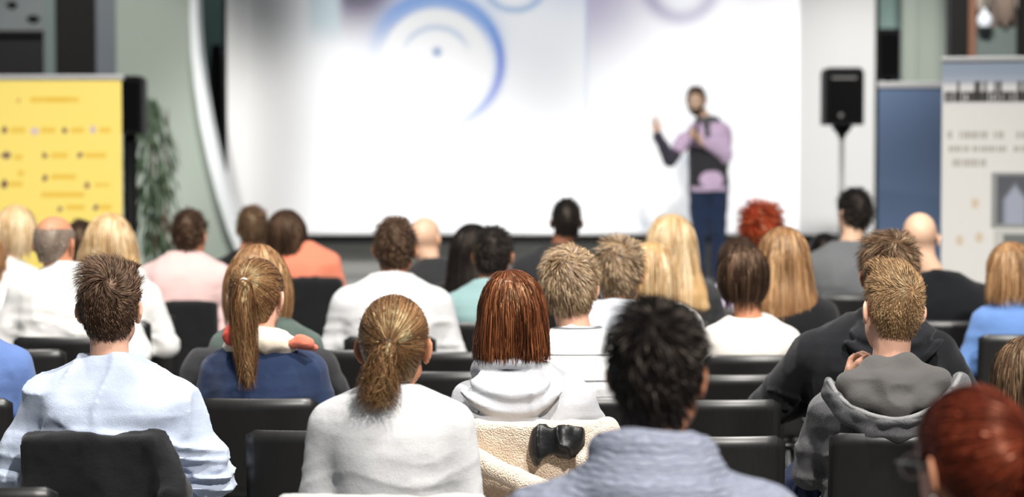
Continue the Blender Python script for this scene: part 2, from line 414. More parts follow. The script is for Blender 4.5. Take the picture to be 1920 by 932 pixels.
def make_hair(st, R, c, hs, seed, h, body=None):
    """st: dict of the hair style; returns joined (V,Q,tone) in the person's frame"""
    rg = np.random.default_rng(seed); kind = st['kind']; c = A(*c)
    loc = lambda P: ((P-c) @ R)/hs
    wld = lambda Q: (np.asarray(Q, f32)*hs) @ R.T+c
    ts, tt, nape = st.get('ts', .012), st.get('tt', .016), st.get('nape', -.075)
    amp, fr = st.get('amp', .004), st.get('fr', 45)
    def cap(P):
        Q = loc(P); d = skull(Q, ts, tt)
        if 'quiff' in st:
            qx, qy, qz, qr = st['quiff']; d = smin(d, ell(Q, (qx, qy, qz), qr), .02)
        for b in st.get('blobs', ()): d = smin(d, ell(Q, b[:3], b[3:]), .015)
        d = smax(d, hairline(Q[:, 1], nape)-Q[:, 2], st.get('cut', .012))
        if kind == 'fringe': d = smax(d, ell(Q, (0, -.0, .13), (.085, .12, st.get('bare', .085)))*-1, .02)
        return d*hs
    vol = cap
    if kind == 'long':
        zz = [c[2]+q*hs for q in st['z']]
        def vol(P):
            cu = loft(P, zz, [a*hs for a in st['a']], [b*hs for b in st['b']], [c[1]+y*hs for y in st['y']], [c[0]+x*hs for x in st.get('x', [0]*len(zz))], 2.1)
            Q = loc(P); cu = smax(cu, (np.interp(Q[:, 2], [-.1, .03, .09], [st.get('front', .02), st.get('front', .02)+.01, .09]).astype(f32)-Q[:, 1])*-hs, .015)
            return smin(cap(P), cu, .03)
    mats = []
    lo = [-.2, -.24, -.2]; hi = [.2, .2, .2]
    if kind == 'long':
        m = max(st['a'])+.04; lo[0] = min(lo[0], -m); hi[0] = max(hi[0], m); lo[2] = min(lo[2], st['z'][0]-.03)
    def disp(P):
        q = P*A(1, 1, st.get('str', .35))
        return amp*(ridge(q*fr, seed)-.5)+amp*.8*(vnoise(P*18, seed+3)-.5)
    V, F = net(vol, c+A(*lo)*hs, c+A(*hi)*hs, h, disp)
    tb = st.get('tone', .45)
    tone = np.clip(tb*.75+.3*(vnoise(V*A(60, 60, 12), seed+5)-.5), 0, 1)
    mats.append((V, F, tone))
    n = st.get('n', 0)
    def col(n, P):
        return np.clip(tb+.28*rg.standard_normal(n)+.6*(vnoise(P*A(42, 42, 9), seed+9)-.5), 0, 1)
    if n:
        i = rg.integers(0, len(V), n); p = V[i]+rg.standard_normal((n, 3)).astype(f32)*h*.4
        Q = loc(p); g = unit(p-c)
        if kind in ('short', 'fringe'):
            wh = wld(A(*st.get('whorl', (.01, -.07, .105)))[None])[0]
            top = np.clip((Q[:, 2]-.03)/.06, 0, 1)*(1 if 'ltop' in st else 0)
            L = (st['L']*(1-top)+st.get('ltop', 0)*top)*(.6+.6*rg.random(n))
            tp = np.clip((Q[:, 2]-.02)/.06, 0, 1)[:, None]; up = st.get('up', .25)*(.15+.85*tp); ms = st.get('messy', .6)*(.35+.65*tp); sw = st.get('swirl', .5)
            cl = nvec(p, st.get('clump', 40), seed+20)
            cb = A(*st['comb']) @ R.T if 'comb' in st else None
            def dirf(P, k):
                r = P-wh; nn = unit(P-c); r = r-nn*(r*nn).sum(1, keepdims=True)
                d = unit(r)+sw*np.cross(nn, unit(r))+A(0, 0, -.6)*(1-tp)+ms*cl
                if cb is not None: d = d+cb*(st.get('combw', 1)*top)[:, None]
                return unit(d+nn*up*(1 if k < 2 else .3))
            S = st.get('seg', 4)
            pts = trace(p, g, dirf, cap, S, L/S, .0005+.004*rg.random(n))
            mats.append(strands_mesh(pts, st.get('r', .0009), col(n, p), c))
        elif kind == 'pony':
            tie = wld(A(*st['tie'])[None])[0]
            L = np.linalg.norm(p-tie, axis=1)*1.05
            S = 7
            def dirf(P, k): return unit(tie-P+.003*nvec(P, 60, seed+2))
            pts = trace(p, unit(tie-p), dirf, cap, S, L/S, -.001+.004*rg.random(n)**2)
            mats.append(strands_mesh(pts, st.get('r', .0009), col(n, p), c))
        elif kind == 'long':
            S = st.get('seg', 10); Ln = st['L']
            pt = wld(A(*st.get('part', (0, 0, .12)))[None])[0]
            i = rg.integers(0, len(V), n*3); p = V[i]; p = p[(p[:, 2] > c[2]-.01)][:n]; n2 = len(p)
            cl = nvec(p, 45, seed+20)*A(1, 1, 0); wav = st.get('wave', .15)
            def dirf(P, k):
                r = unit(P-pt)*max(0, 1-.35*k)
                return unit(A(0, 0, -1)+.5*r+wav*cl*math.sin(k*.9+seed))
            left = (p[:, 2]-c[2])
            L = Ln*(.72+.34*rg.random(n2))
            pts = trace(p, unit(p-pt), dirf, vol, S, L/S, -.0015+.006*rg.random(n2)**3, .5, .55)
            zmin = c[2]+(st['z'][0]-.05*rg.random(n2)**1.5)*hs
            for j in range(1, S+1):            # end each lock where it reaches its own length
                a0, a1 = pts[:, j-1], pts[:, j]; f = np.clip((a0[:, 2]-zmin)/np.maximum(a0[:, 2]-a1[:, 2], 1e-4), 0.02, 1)
                f = np.where(a1[:, 2] < zmin, f, 1); pts[:, j] = a0+(a1-a0)*f[:, None]
            mats.append(strands_mesh(pts, st.get('r', .0011), col(n2, p), c+A(0, 0, -.06)))
    if kind == 'pony':
        tie = wld(A(*st['tie'])[None])[0]
        K = np.array([tie+A(*q[:3]) for q in st['tail']], f32); Wd = np.array([q[3] for q in st['tail']], f32)
        def tv(P):
            d = None
            for a in range(len(K)-1):
                e = rc(P, K[a], K[a+1], Wd[a]*.8, Wd[a+1]*.8); d = e if d is None else smin(d, e, .012)
            return d
        mg = Wd.max()+.03
        Vt, Ft = net(tv, K.min(0)-mg, K.max(0)+mg, h*.8, lambda P: .004*(ridge(P*A(90, 90, 14), seed)-.5))
        mats.append((Vt, Ft, np.clip(tb*.7+.4*(vnoise(Vt*A(90, 90, 10), seed)-.5), 0, 1)))
        m = st.get('nt', 900); S = 12; t = np.linspace(0, 1, S+1)
        tk = np.linspace(0, 1, len(K))
        C_ = np.stack([np.interp(t, tk, K[:, k]) for k in range(3)], 1); w = np.interp(t, tk, Wd)
        ang = rg.random(m)*6.283; rr = np.sqrt(rg.random(m))*.55+.45
        off = np.stack([np.cos(ang)*rr, np.sin(ang)*rr*.8, 0*rr], 1)
        ln = .7+.35*rg.random(m)
        pts = np.empty((m, S+1, 3), f32); wv = rg.random((m, 3))*6.283
        for j in range(S+1):
            tj = t[j]*ln; cx = np.stack([np.interp(tj, t, C_[:, k]) for k in range(3)], 1); ww = np.interp(tj, t, w)
            wob = np.stack([np.sin(wv[:, k]+tj*7) for k in range(3)], 1)*(.004+.012*tj[:, None]**2)*st.get('flare', 1)
            pts[:, j] = cx+off*ww[:, None]+wob
        mats.append(strands_mesh(pts, st.get('r', .0009), np.clip(tb+.3*rg.standard_normal(m), 0, 1), C_[None]))
        # hair tie
        dv = Vector(K[1]-K[0]).normalized()
        Vb, Fb = net(lambda P: torus(P, K[0]*.7+K[1]*.3, Wd[0]*.85, .006, dv), K[0]-.06, K[0]+.06, .005)
        st['tie_mesh'] = (Vb, Fb)
    return join(mats)

LOZ = np.array([.44, .52, .62, .72, .82, .90, .95, .99, 1.02, 1.045, 1.065, 1.08])
LOA = np.array([.160, .168, .160, .158, .170, .182, .185, .172, .148, .115, .085, .066])
LSQ = np.array([0, 0, 0, 0, 0, 0, 0, .4, .9, 1., .6, .1])
LWA = np.array([.5, .8, 1, 1, 1, .6, .2, 0, 0, 0, 0, 0])
LOB = np.array([.128, .132, .120, .116, .122, .126, .122, .112, .098, .084, .074, .064])
LOC = np.array([.03, .02, .005, -.004, -.010, -.014, -.012, -.010, -.010, -.014, -.018, -.02])
def arm_pts(o):
    sw = o['sw']; r = []
    for s in (-1, 1):
        pose = o['armL'] if s < 0 else o['armR']
        sh = (s*.165*sw, -.005, .945+o['sq']*.5)
        if pose == 'lap': el, wr = (s*o['ex'], .03, .70), (s*.12, .27, .665)
        elif pose == 'down': el, wr = (s*(.158*sw+.05), .02, .69), (s*.13, .25, .65)
        elif pose == 'out': el, wr = (s*o['ex'], .06, .72), (s*.15, .30, .68)
        elif pose == 'fore': el, wr = (s*o['ex'], .16, .74), (s*.06, .34, .80)
        elif pose == 'chin': el, wr = (s*.23, .10, .70), (s*.105, .145, .935)
        else: el, wr = pose
        r.append((s, sh, el, wr, pose))
    return r
def torso_sdf(P, o, t):
    sw = o['sw']; L = loft(P, LOZ, (LOA+o['sq']*LSQ)*sw*(1-(1-o['wa'])*LWA)+t, LOB*o['dp']+t, LOC)
    for s, sh, el, wr, pose in arm_pts(o):
        L = smin(L, rc(P, sh, el, .055*o['ar']+t, .044*o['ar']+t), .032)
        L = smin(L, rc(P, el, wr, .044*o['ar']+t, .031*o['ar']+t), .018)
    return L
def shear(P, o):
    """undo lean (forward), sway (sideways) and shoulder drop"""
    Q = P.copy(); u = np.maximum(P[:, 2]-.5, 0)
    Q[:, 1] -= o['lean']*u; Q[:, 0] -= o['sway']*u; Q[:, 2] += o['sd']*np.clip(u/.4, 0, 1)
    return Q

PEOPLE = []
def person(label, px, crown, Y, tpx=None, hair=None, hmat=None, skin=None, top=None, tmat=None, topname='sweater', pants=None,
           hyaw=0, hroll=0, hpitch=0, hs=1.06, yaw=0, sw=1.0, dp=1.0, ar=1.0, ex=.25, armL='lap', armR='lap', lean=.03, sway=0, sd=.03,
           hy=.035, sq=0.0, wa=1.0, whole=False, chairdy=0.0, q=1, seed=0, thick=.012, fold=1.0, ztop=None, chair=True, chairlabel=None, chairdx=0, collar=(.075, .012), legs=True, group=None, hz=0):
    s = FPX/Y; tpx = px if tpx is None else tpx
    cz = wz(crown, Y); hl = (hair or {}).get('tt', .004)
    k = (cz-.45)/.88
    o = dict(sw=sw, wa=wa, sq=sq, dp=dp, ar=ar, ex=ex, armL=armL, armR=armR, lean=lean, sway=sway, sd=sd)
    root = empty('person', (wx(tpx, Y), Y-hy, 0), math.radians(yaw)); tag(root, label, 'person', group)
    hx = (px-tpx)/s/k
    R = rotm(hyaw, hroll, hpitch); hh = {2: .0062, 1: .008, 0: .0132}[q]; hg = {2: .008, 1: .0115, 0: .0165}[q]
    c = A(hx, hy, 1.33-(.123+hl)*hs/k+hz); hsk = hs/k
    up = lambda V: np.stack([V[:, 0]*k, V[:, 1]*k, .45+(V[:, 2]-.45)*k], 1)
    # body: head, neck, upper chest and both hands in one skin mesh
    nb = A(hx*.15+sway*.55, -.012+lean*.55, 1.03-sd)
    hands = []
    for s_, sh, el, wr, pose in arm_pts(o):
        e = Vector(el); w = Vector(wr); dr = (w-e).normalized()
        sx = Vector((sway*max(w.z-.5, 0), lean*max(w.z-.5, 0), 0))
        if pose == 'chin': hands.append((w+sx, (s_*-.25, .12, 1), (-s_*.6, -.3, .1), s_, .75))
        else: hands.append((w+sx, (dr.x*.6, dr.y, -.12), (0, 0, -1), s_, .35))
    def bfn(P):
        d = np.full(len(P), .3, f32); m = P[:, 2] > .98
        d[m] = head_sdf(((P[m]-c) @ R)/hsk)*hsk
        j = c+(A(0, -.028, -.045)*hsk) @ R.T
        d = smin(d, rc(P, j, nb, .053*hsk, .058*(.92+.1*sw)), .022)
        d = smin(d, ell(P, (nb[0], nb[1]-.005, .97-sd), (.14*sw, .075, .075)), .05)
        if whole:
            Q = shear(P, o)
            for (s_, sh, el, wr, pose), hd in zip(arm_pts(o), hands):
                d = smin(d, rc(Q, sh, el, .045, .037), .03); d = smin(d, rc(Q, el, wr, .037, .026), .015)
                d = smin(d, hand_sdf(P, *hd), .01)
        return d
    if whole:
        V, F = net(bfn, (-.32, -.2, .53), (.32, .5, 1.36), hh); parts = [(up(V), F)]
    else:
        V, F = net(bfn, (min(-.17, hx-.15), -.2, .88), (max(.17, hx+.15), .26, 1.36), hh)
        parts = [(up(V), F)]+[(up(hv[0]), hv[1]) for hv in (placed_hand(*hd) for hd in hands)]
    # eyes
    ev, ef = net(lambda P: ell(P, (0, 0, 0), (.012, .012, .012)), (-.016,)*3, (.016,)*3, .0062)
    nb0 = sum(len(p[1]) for p in parts)
    for s_ in (-1, 1): parts.append((up(((ev+A(s_*.031, .083, .002))*hsk) @ R.T+c), ef))
    VV, QQ, _ = join([(a, b, np.zeros(len(a))) for a, b in parts])
    put('body', mesh_np('body', VV, QQ, matidx=np.where(np.arange(len(QQ)) < nb0, 0, 1)), [skin, M_EYE], root)
    # garment
    els = [(A(*el), unit(A(*wr)-A(*sh))) for _, sh, el, wr, _2 in arm_pts(o)]
    cr, cth = collar
    def tfn(P):
        Q = shear(P, o); d = torso_sdf(Q, o, thick)
        if cth: d = smin(d, torus(Q, (hx*.12, -.014, 1.062), cr, cth, (0, .28, 1), 1, .95), .012)
        if top: d = top(P, Q, d, o, hx)
        return d
    def dsp(P):
        Q = shear(P, o)
        a = .004*(vnoise(Q*A(7, 7, 12), seed)-.5)*2
        lowm = np.clip((.93-Q[:, 2])/.12, 0, 1)*(Q[:, 1] < .06)
        a += lowm*.011*(ridge(Q*A(3.2, 3, 21)+A(0, 0, 1)*vnoise(Q*5, seed+4)[:, None]*1.6, seed+1)**4-.15)
        a += .006*(ridge(Q*A(11, 11, 7), seed+2)**5)
        for e, ax in els:
            m = np.exp(-((Q-e)**2).sum(1)/.012); a += m*.011*(ridge(np.stack([(Q@ax)*26, Q[:, 0]*5, Q[:, 1]*5], 1), seed+6)**2-.3)
        return a*fold
    xm = max(.30, ex+.1)*1.0+abs(sway)*.5
    for w_ in (armL, armR):
        if not isinstance(w_, str): xm = max(xm, abs(w_[0][0])+.09, abs(w_[1][0])+.07)
    V, F = net(tfn, (-xm, -.3, .43), (xm, .42, 1.14 if ztop is None else ztop), hg, dsp)
    put(topname, mesh_np(topname, up(V), F), tmat, root)
    if hair:
        st = dict(hair)
        V, F, T = make_hair(st, R, c, hsk, seed+11, hh*(1.0 if q else .95))
        ho = put('hair', mesh_np('hair', up(V), F, {'tone': T}), hmat, root)
        if 'tie_mesh' in st: put('hair_tie', mesh_np('hair_tie', up(st['tie_mesh'][0]), st['tie_mesh'][1]), M_EYE if st.get('tietone', .1) > .5 else M_SHOE, ho)
    if legs:
        t = put('trousers', LEGS, pants or M_PANTS, root); t.scale = (min(1.1, sw), 1, 1)
        t.data.materials or t.data.materials.append(M_PANTS)
        t.material_slots[0].link = 'OBJECT'; t.material_slots[0].material = pants or M_PANTS
        for s_ in (-1, 1):
            sh = put('shoe', SHOE, M_SHOE, root); sh.location = (s_*.11*min(1.1, sw), .43, 0)
    info = dict(root=root, k=k, s=s, up=up, c=c, R=R, hs=hsk, o=o, Y=Y-hy)
    if chair:
        make_chair(chairlabel or ('black chair seating the '+label), wx(tpx, Y)+chairdx, Y-hy-.17+chairdy, math.radians(yaw*.5))
    PEOPLE.append(info); return info

# shared leg and shoe meshes
def _legs(P):
    d = ell(P, (0, .03, .53), (.172, .135, .085))
    for s in (-1, 1):
        d = smin(d, rc(P, (s*.085, .06, .545), (s*.11, .45, .53), .085, .062), .04)
        d = smin(d, rc(P, (s*.11, .45, .525), (s*.11, .41, .09), .06, .046), .02)
    return np.maximum(d, .461-P[:, 2]*1.0+np.clip((P[:, 1]-.30)/.05, 0, 1)*.5)
_v, _q = net(_legs, (-.24, -.16, .03), (.24, .56, .65), .013, lambda P: .006*(ridge(P*A(9, 9, 16), 3)**3))
LEGS = mesh_np('trousers', _v, _q)
def _shoe(P):
    d = smin(ell(P, (0, .06, .035), (.043, .135, .05)), rc(P, (0, -.03, .05), (0, -.02, .10), .045, .05), .03)
    return np.maximum(d, .004-P[:, 2])
_v, _q = net(_shoe, (-.07, -.1, -.01), (.07, .22, .17), .011)
SHOE = mesh_np('shoe', _v, _q)

# ---------------------------------------------------------------- chairs
def _panel(w, z0, z1, th, rcr, n=14, m=8):
    """curved back panel with rounded upper corners"""
    V = []; F = []
    for side in (0, 1):
        for j in range(m+1):
            z = z0+(z1-z0)*j/m
            for i in range(n+1):
                x = -w/2+w*i/n
                zz = z
                cx = max(0, abs(x)-(w/2-rcr)); top = z1-rcr+math.sqrt(max(0, rcr*rcr-cx*cx)); 
                zz = min(z, top)
                y = (z1-zz)*.15-.03*(1-(2*x/w)**2)+(th if side else 0)
                V.append((x, y, zz))
    st = (n+1)*(m+1)
    for j in range(m):
        for i in range(n):
            a = j*(n+1)+i
            F.append((a, a+1, a+n+2, a+n+1)); F.append((st+a, st+a+n+1, st+a+n+2, st+a+1))
    for i in range(n):
        F.append((i, st+i, st+i+1, i+1)); a = m*(n+1)+i; F.append((a, a+1, st+a+1, st+a))
    for j in range(m):
        a = j*(n+1); F.append((a, a+n+1, st+a+n+1, st+a)); a += n; F.append((a, st+a, st+a+n+1, a+n+1))
    return V, F
CH_TOP = .82
def _chair_meshes():
    b = MB(); b.add(*_panel(.41, .475, CH_TOP, .013, .018)); back = b.mesh('backrest', True)
    s = MB(); V = []; F = []; n, m = 8, 8
    for t in (0, 1):
        for j in range(m+1):
            y = .03+.42*j/m
            for i in range(n+1):
                x = (-.2+.4*i/n)*(1-.08*(1-j/m)); z = .452-.016*(1-(2*i/n-1)**2)*math.sin(math.pi*min(1, j/m*1.1))-.03*max(0, j/m-.85)/.15-(.012 if t else 0)
                V.append((x, y, z))
    st = (n+1)*(m+1)
    for j in range(m):
        for i in range(n):
            a = j*(n+1)+i; F.append((a, a+1, a+n+2, a+n+1)); F.append((st+a, st+a+n+1, st+a+n+2, st+a+1))
    for i in range(n):
        F.append((i, st+i, st+i+1, i+1)); a = m*(n+1)+i; F.append((a, a+1, st+a+1, st+a))
    for j in range(m):
        a = j*(n+1); F.append((a, a+n+1, st+a+n+1, st+a)); a += n; F.append((a, st+a, st+a+n+1, a+n+1))
    s.add(V, F); seat = s.mesh('seat', True)
    fr = MB()
    for sx in (-1, 1):
        fr.tube([(sx*.17, .43, .425), (sx*.17, .1, .425), (sx*.165, .055, .45), (sx*.15, .048, .56)], .009)
    fr.tube([(-.17, .40, .425), (.17, .40, .425)], .009); fr.tube([(-.17, .10, .425), (.17, .10, .425)], .009)
    frame = fr.mesh('frame', True)
    legs = []
    for sx in (-1, 1):
        legs.append(MB().tube([(sx*.17, .41, .425), (sx*.20, .45, .0)], .010).mesh('leg', True))
        legs.append(MB().tube([(sx*.17, .11, .425), (sx*.20, .04, .0)], .010).mesh('leg', True))
    return back, seat, frame, legs
CHAIRS = []
def make_chair(label, x, y, rz=0.0, group=None):
    r = empty('chair', (x, y, 0), rz); tag(r, label, 'chair', group or 'black wooden chairs in the audience rows')
    back, seat, frame, legs = CHM
    put('backrest', back, M_CHAIR, r); put('seat', seat, M_CHAIR, r); put('frame', frame, M_STEEL, r)
    for l in legs: put('leg', l, M_STEEL, r)
    CHAIRS.append(r); return r
CHM = _chair_meshes()

# ---------------------------------------------------------------- material instances
M_EYE = plain('eye_white', srgb(225, 222, 215), .25)
M_PANTS = fabric('charcoal_cloth', srgb(46, 46, 50)); M_JEANS = fabric('denim', srgb(48, 58, 82))
M_SHOE = plain('shoe_leather', srgb(38, 34, 32), .45)
M_CHAIR = wood_mat('black_stained_wood', srgb(20, 20, 21), srgb(33, 32, 31), .36)
M_STEEL = plain('dark_steel_tube', srgb(70, 70, 72), .35, .8)
SK = skin_mat('fair_skin', srgb(226, 176, 150)); SK_WARM = skin_mat('warm_skin', srgb(205, 142, 108)); SK_TAN = skin_mat('tan_skin', srgb(150, 98, 72)); SK_PALE = skin_mat('pale_skin', srgb(232, 190, 160))
H_BROWN = hair_mat('dark_brown_hair', srgb(30, 21, 16), srgb(68, 50, 39), srgb(118, 92, 72))
H_BLACK = hair_mat('black_hair', srgb(14, 12, 12), srgb(34, 30, 29), srgb(70, 62, 58))
H_AUBURN = hair_mat('auburn_hair', srgb(34, 15, 8), srgb(92, 48, 28), srgb(160, 100, 64), .34, .55)
H_CHEST = hair_mat('chestnut_hair', srgb(46, 28, 17), srgb(104, 70, 45), srgb(172, 130, 90), .34, .7)
H_BLOND = hair_mat('blond_hair', srgb(140, 100, 60), srgb(206, 168, 116), srgb(244, 222, 184))
H_SANDY = hair_mat('sandy_hair', srgb(78, 58, 40), srgb(150, 122, 90), srgb(208, 182, 144))
H_FADE = hair_mat('light_brown_hair', srgb(62, 42, 28), srgb(128, 96, 66), srgb(184, 148, 108))
H_RED = hair_mat('copper_red_hair', srgb(66, 14, 8), srgb(140, 46, 26), srgb(206, 96, 56), .36, .6)
H_REDDK = hair_mat('dark_red_hair', srgb(38, 10, 7), srgb(88, 32, 21), srgb(150, 70, 44), .34, .6)
H_GREY = hair_mat('cropped_grey_hair', srgb(70, 58, 50), srgb(116, 100, 88), srgb(164, 146, 130))
H_MID = hair_mat('mid_brown_hair', srgb(48, 34, 26), srgb(96, 72, 54), srgb(150, 120, 92))
H_LBRN = hair_mat('honey_brown_hair', srgb(84, 56, 34), srgb(150, 108, 72), srgb(206, 166, 120))
F_BLUE = fabric('light_blue_cotton', srgb(192, 203, 223), heather=.06); F_WHITEGREY = fabric('white_grey_knit', srgb(226, 226, 227), heather=.05)
F_HOODIE = fabric('pale_grey_jersey', srgb(190, 191, 195), heather=.05); F_GREY = fabric('mid_grey_marl', srgb(112, 112, 114), heather=.28)
F_LINING = fabric('dark_grey_jersey', srgb(88, 86, 84)); F_NAVY = fabric('navy_jersey', srgb(40, 54, 84)); F_BLACK = fabric('black_cotton', srgb(19, 21, 25))
F_BLACK2 = fabric('black_jersey', srgb(26, 26, 28)); F_WHITE = fabric('white_cotton', srgb(240, 239, 236)); F_CREAM = fabric('cream_knit', srgb(240, 234, 226))
F_PINK = fabric('pale_pink_cotton', srgb(234, 200, 196)); F_TEAL = fabric('sage_teal_cotton', srgb(148, 180, 180)); F_ORANGE = fabric('coral_orange_cotton', srgb(240, 142, 112))
F_STRIPE = fabric('white_tee_grey_stripes', srgb(240, 240, 240), stripe=(srgb(120, 122, 126), .088, .006, .012)); F_PALEGREY = fabric('pale_grey_cotton', srgb(196, 200, 206))
F_DKGREY = fabric('grey_wool', srgb(112, 114, 116)); F_SKY = fabric('denim_blue_cotton', srgb(106, 142, 200)); F_ROYAL = fabric('blue_sleeve_cotton', srgb(96, 122, 176)); F_LILAC = fabric('lilac_cotton', srgb(214, 196, 224))
F_CORAL = fabric('coral_red_cloth', srgb(236, 96, 78)); F_PEACH = fabric('peach_cloth', srgb(226, 128, 104)); F_SHIRT = fabric('cream_shirt_cloth', srgb(240, 226, 206))
F_COAT = fabric('charcoal_coat', srgb(52, 52, 54)); F_JACKET = fabric('black_jacket_cloth', srgb(28, 28, 30), bump=.5); F_FLEECE = fleece_mat('sherpa_fleece', srgb(238, 218, 196))
F_SATIN = plain('black_satin', srgb(15, 15, 17), .45, 0, .1, 30, .3, 60); F_BAG = fabric('navy_nylon', srgb(30, 42, 70), rough=.6)
F_KNIT = knit_mat('blue_grey_chunky_knit', srgb(132, 142, 172), srgb(210, 214, 226)); F_PLAID = fabric('green_plaid', srgb(84, 98, 92), amt=.5)

# ---------------------------------------------------------------- the hall
def struct(name, mb, mat, parent=None, **k):
    o = mb.build(name, mat, parent, **k)
    if not parent: o['kind'] = 'structure'
    return o
M_FLOOR = plain('grey_floor', srgb(108, 108, 106), .45, amt=.1, scale=2)
M_WALLG = plain('sage_grey_paint', srgb(158, 168, 158), .8, amt=.03, scale=1.5)
M_TEALG = plain('teal_tinted_glass', srgb(160, 190, 182), .3, amt=.05)
M_PLINTH = plain('pale_grey_panel', srgb(170, 170, 166), .7, amt=.04)
M_DARK = plain('black_frame', srgb(11, 9, 8), .6, spec=.2); M_BROWN = plain('brown_wood_frame', srgb(112, 70, 48), .5)
M_WHITE = plain('white_paint', srgb(236, 240, 242), .5, amt=.02); M_BLUEGREY = plain('blue_grey_metal', srgb(92, 100, 108), .5)
M_SCREEN = plain('projection_screen_cloth', srgb(232, 232, 232), .9, amt=.01); M_BLACKP = plain('black_plastic', srgb(9, 9, 10), .6, spec=.2)
M_ALU = plain('aluminium', srgb(200, 200, 200), .4, .6)
YW = 24.0
struct('floor', MB().box(-9, 9, -2, 34, -.1, 0), M_FLOOR)
struct('stage_floor', MB().box(-4.2, 4.2, 20.7, 23.4, 0.002, .345), M_PLINTH, bevel=.01)
ZS = .345
# wall below the screen
struct('wall_back', MB().box(-3.3, 4.0, 23.35, 23.5, ZS+.001, .66), M_PLINTH)
# left sage wall with its curved edge, white curved rim
def curve_pts():
    px = [(366, -120), (365, -40), (364, 40), (366, 100), (372, 160), (382, 230), (396, 300), (412, 365), (432, 430), (452, 480)]
    return [(wx(x, 22.6), wz(y, 22.6)) for x, y in px]
cp = curve_pts()
poly = [(wx(221, 22.6), 0.346), (wx(221, 22.6), cp[0][1])]+cp+[(cp[-1][0]+.02, .346)]
struct('wall_left', MB().prism(poly[::-1], 22.6, 22.75), M_WALLG)
rim = MB(); w0 = [.03, .035, .045, .05, .055, .06, .062, .065, .07, .075]
for i in range(len(cp)-1):
    (xa, za), (xb, zb) = cp[i], cp[i+1]
    rim.add([(xa, 22.4, za), (xa+w0[i]*1.6, 22.4, za), (xb+w0[i+1]*1.6, 22.4, zb), (xb, 22.4, zb), (xa, 22.75, za), (xa+w0[i]*1.6, 22.75, za), (xb+w0[i+1]*1.6, 22.75, zb), (xb, 22.75, zb)],
            [(0, 1, 2, 3), (7, 6, 5, 4), (0, 3, 7, 4), (1, 5, 6, 2)])
struct('trim_1', rim, M_WHITE)
# teal glazing behind, left and right of the screen
struct('window_1', MB().box(wx(340, YW), wx(470, YW), YW, YW+.05, 0, 4.6), M_TEALG)
struct('window_2', MB().box(wx(1600, YW), wx(1700, YW), YW, YW+.05, 0, 4.6), M_TEALG)
tag(MB().tube([(wx(408, 23.6), 23.6, .0), (wx(408, 23.6), 23.6, wz(400, 23.6)), (wx(408, 23.6), 23.6, wz(270, 23.6)), (wx(407, 23.6), 23.6, wz(160, 23.6)), (wx(408, 23.6), 23.6, wz(84, 23.6))], [.05, .05, .08, .085, .05], 12).build('curtain', fabric('dark_green_curtain', srgb(22, 28, 22))),
    'dark gathered curtain in the gap beside the projection screen', 'curtain')
# right sage wall
struct('wall_right', MB().box(wx(1690, 22.6), wx(1776, 22.6), 22.6, 22.75, .346, 4.6), M_WALLG)
struct('trim_2', MB().box(wx(1716, 22.55), wx(1721, 22.55), 22.55, 22.6, .346, 4.6), M_WALLG)
# far left: dark window wall
YL = 22.8
struct('trim_3', MB().box(wx(108, YL), wx(183, YL), YL, YL+.2, 0, 4.6), M_DARK)
struct('trim_4', MB().box(wx(184, YL), wx(224, YL), YL-.02, YL+.2, 0, 4.6), M_BLUEGREY)
struct('trim_5', MB().box(wx(86, YL), wx(107, YL), YL, YL+.15, 0, 4.6), plain('grey_teal_mullion', srgb(96, 112, 110), .5))
w3 = struct('window_3', MB().box(wx(-140, YL), wx(86, YL), YL+.1, YL+.14, wz(58, YL), 4.6), plain('pale_grey_glass', srgb(120, 126, 128), .25))
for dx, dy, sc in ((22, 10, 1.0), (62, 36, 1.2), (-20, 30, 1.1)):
    p = at(dx, dy, YL+.09); MB().lathe([(.02*sc, -.03), (.055*sc, 0), (.05*sc, .02), (.01, .04)], 12, p).build('ceiling_lamp_reflection' if False else 'dark_spot', M_DARK, w3, True)  # dark spots in the upper pane, built as small turned solids
struct('window_4', MB().box(wx(-140, YL), wx(86, YL), YL+.1, YL+.14, 0, wz(66, YL)), plain('dark_glass', srgb(34, 32, 34), .3, spec=.2))
struct('trim_6', MB().box(wx(-140, YL), wx(86, YL), YL, YL+.12, wz(66, YL), wz(57, YL)), M_DARK)
struct('wall_far_left', MB().box(wx(-400, YL), wx(-141, YL), YL, YL+.2, 0, 4.6), M_DARK)
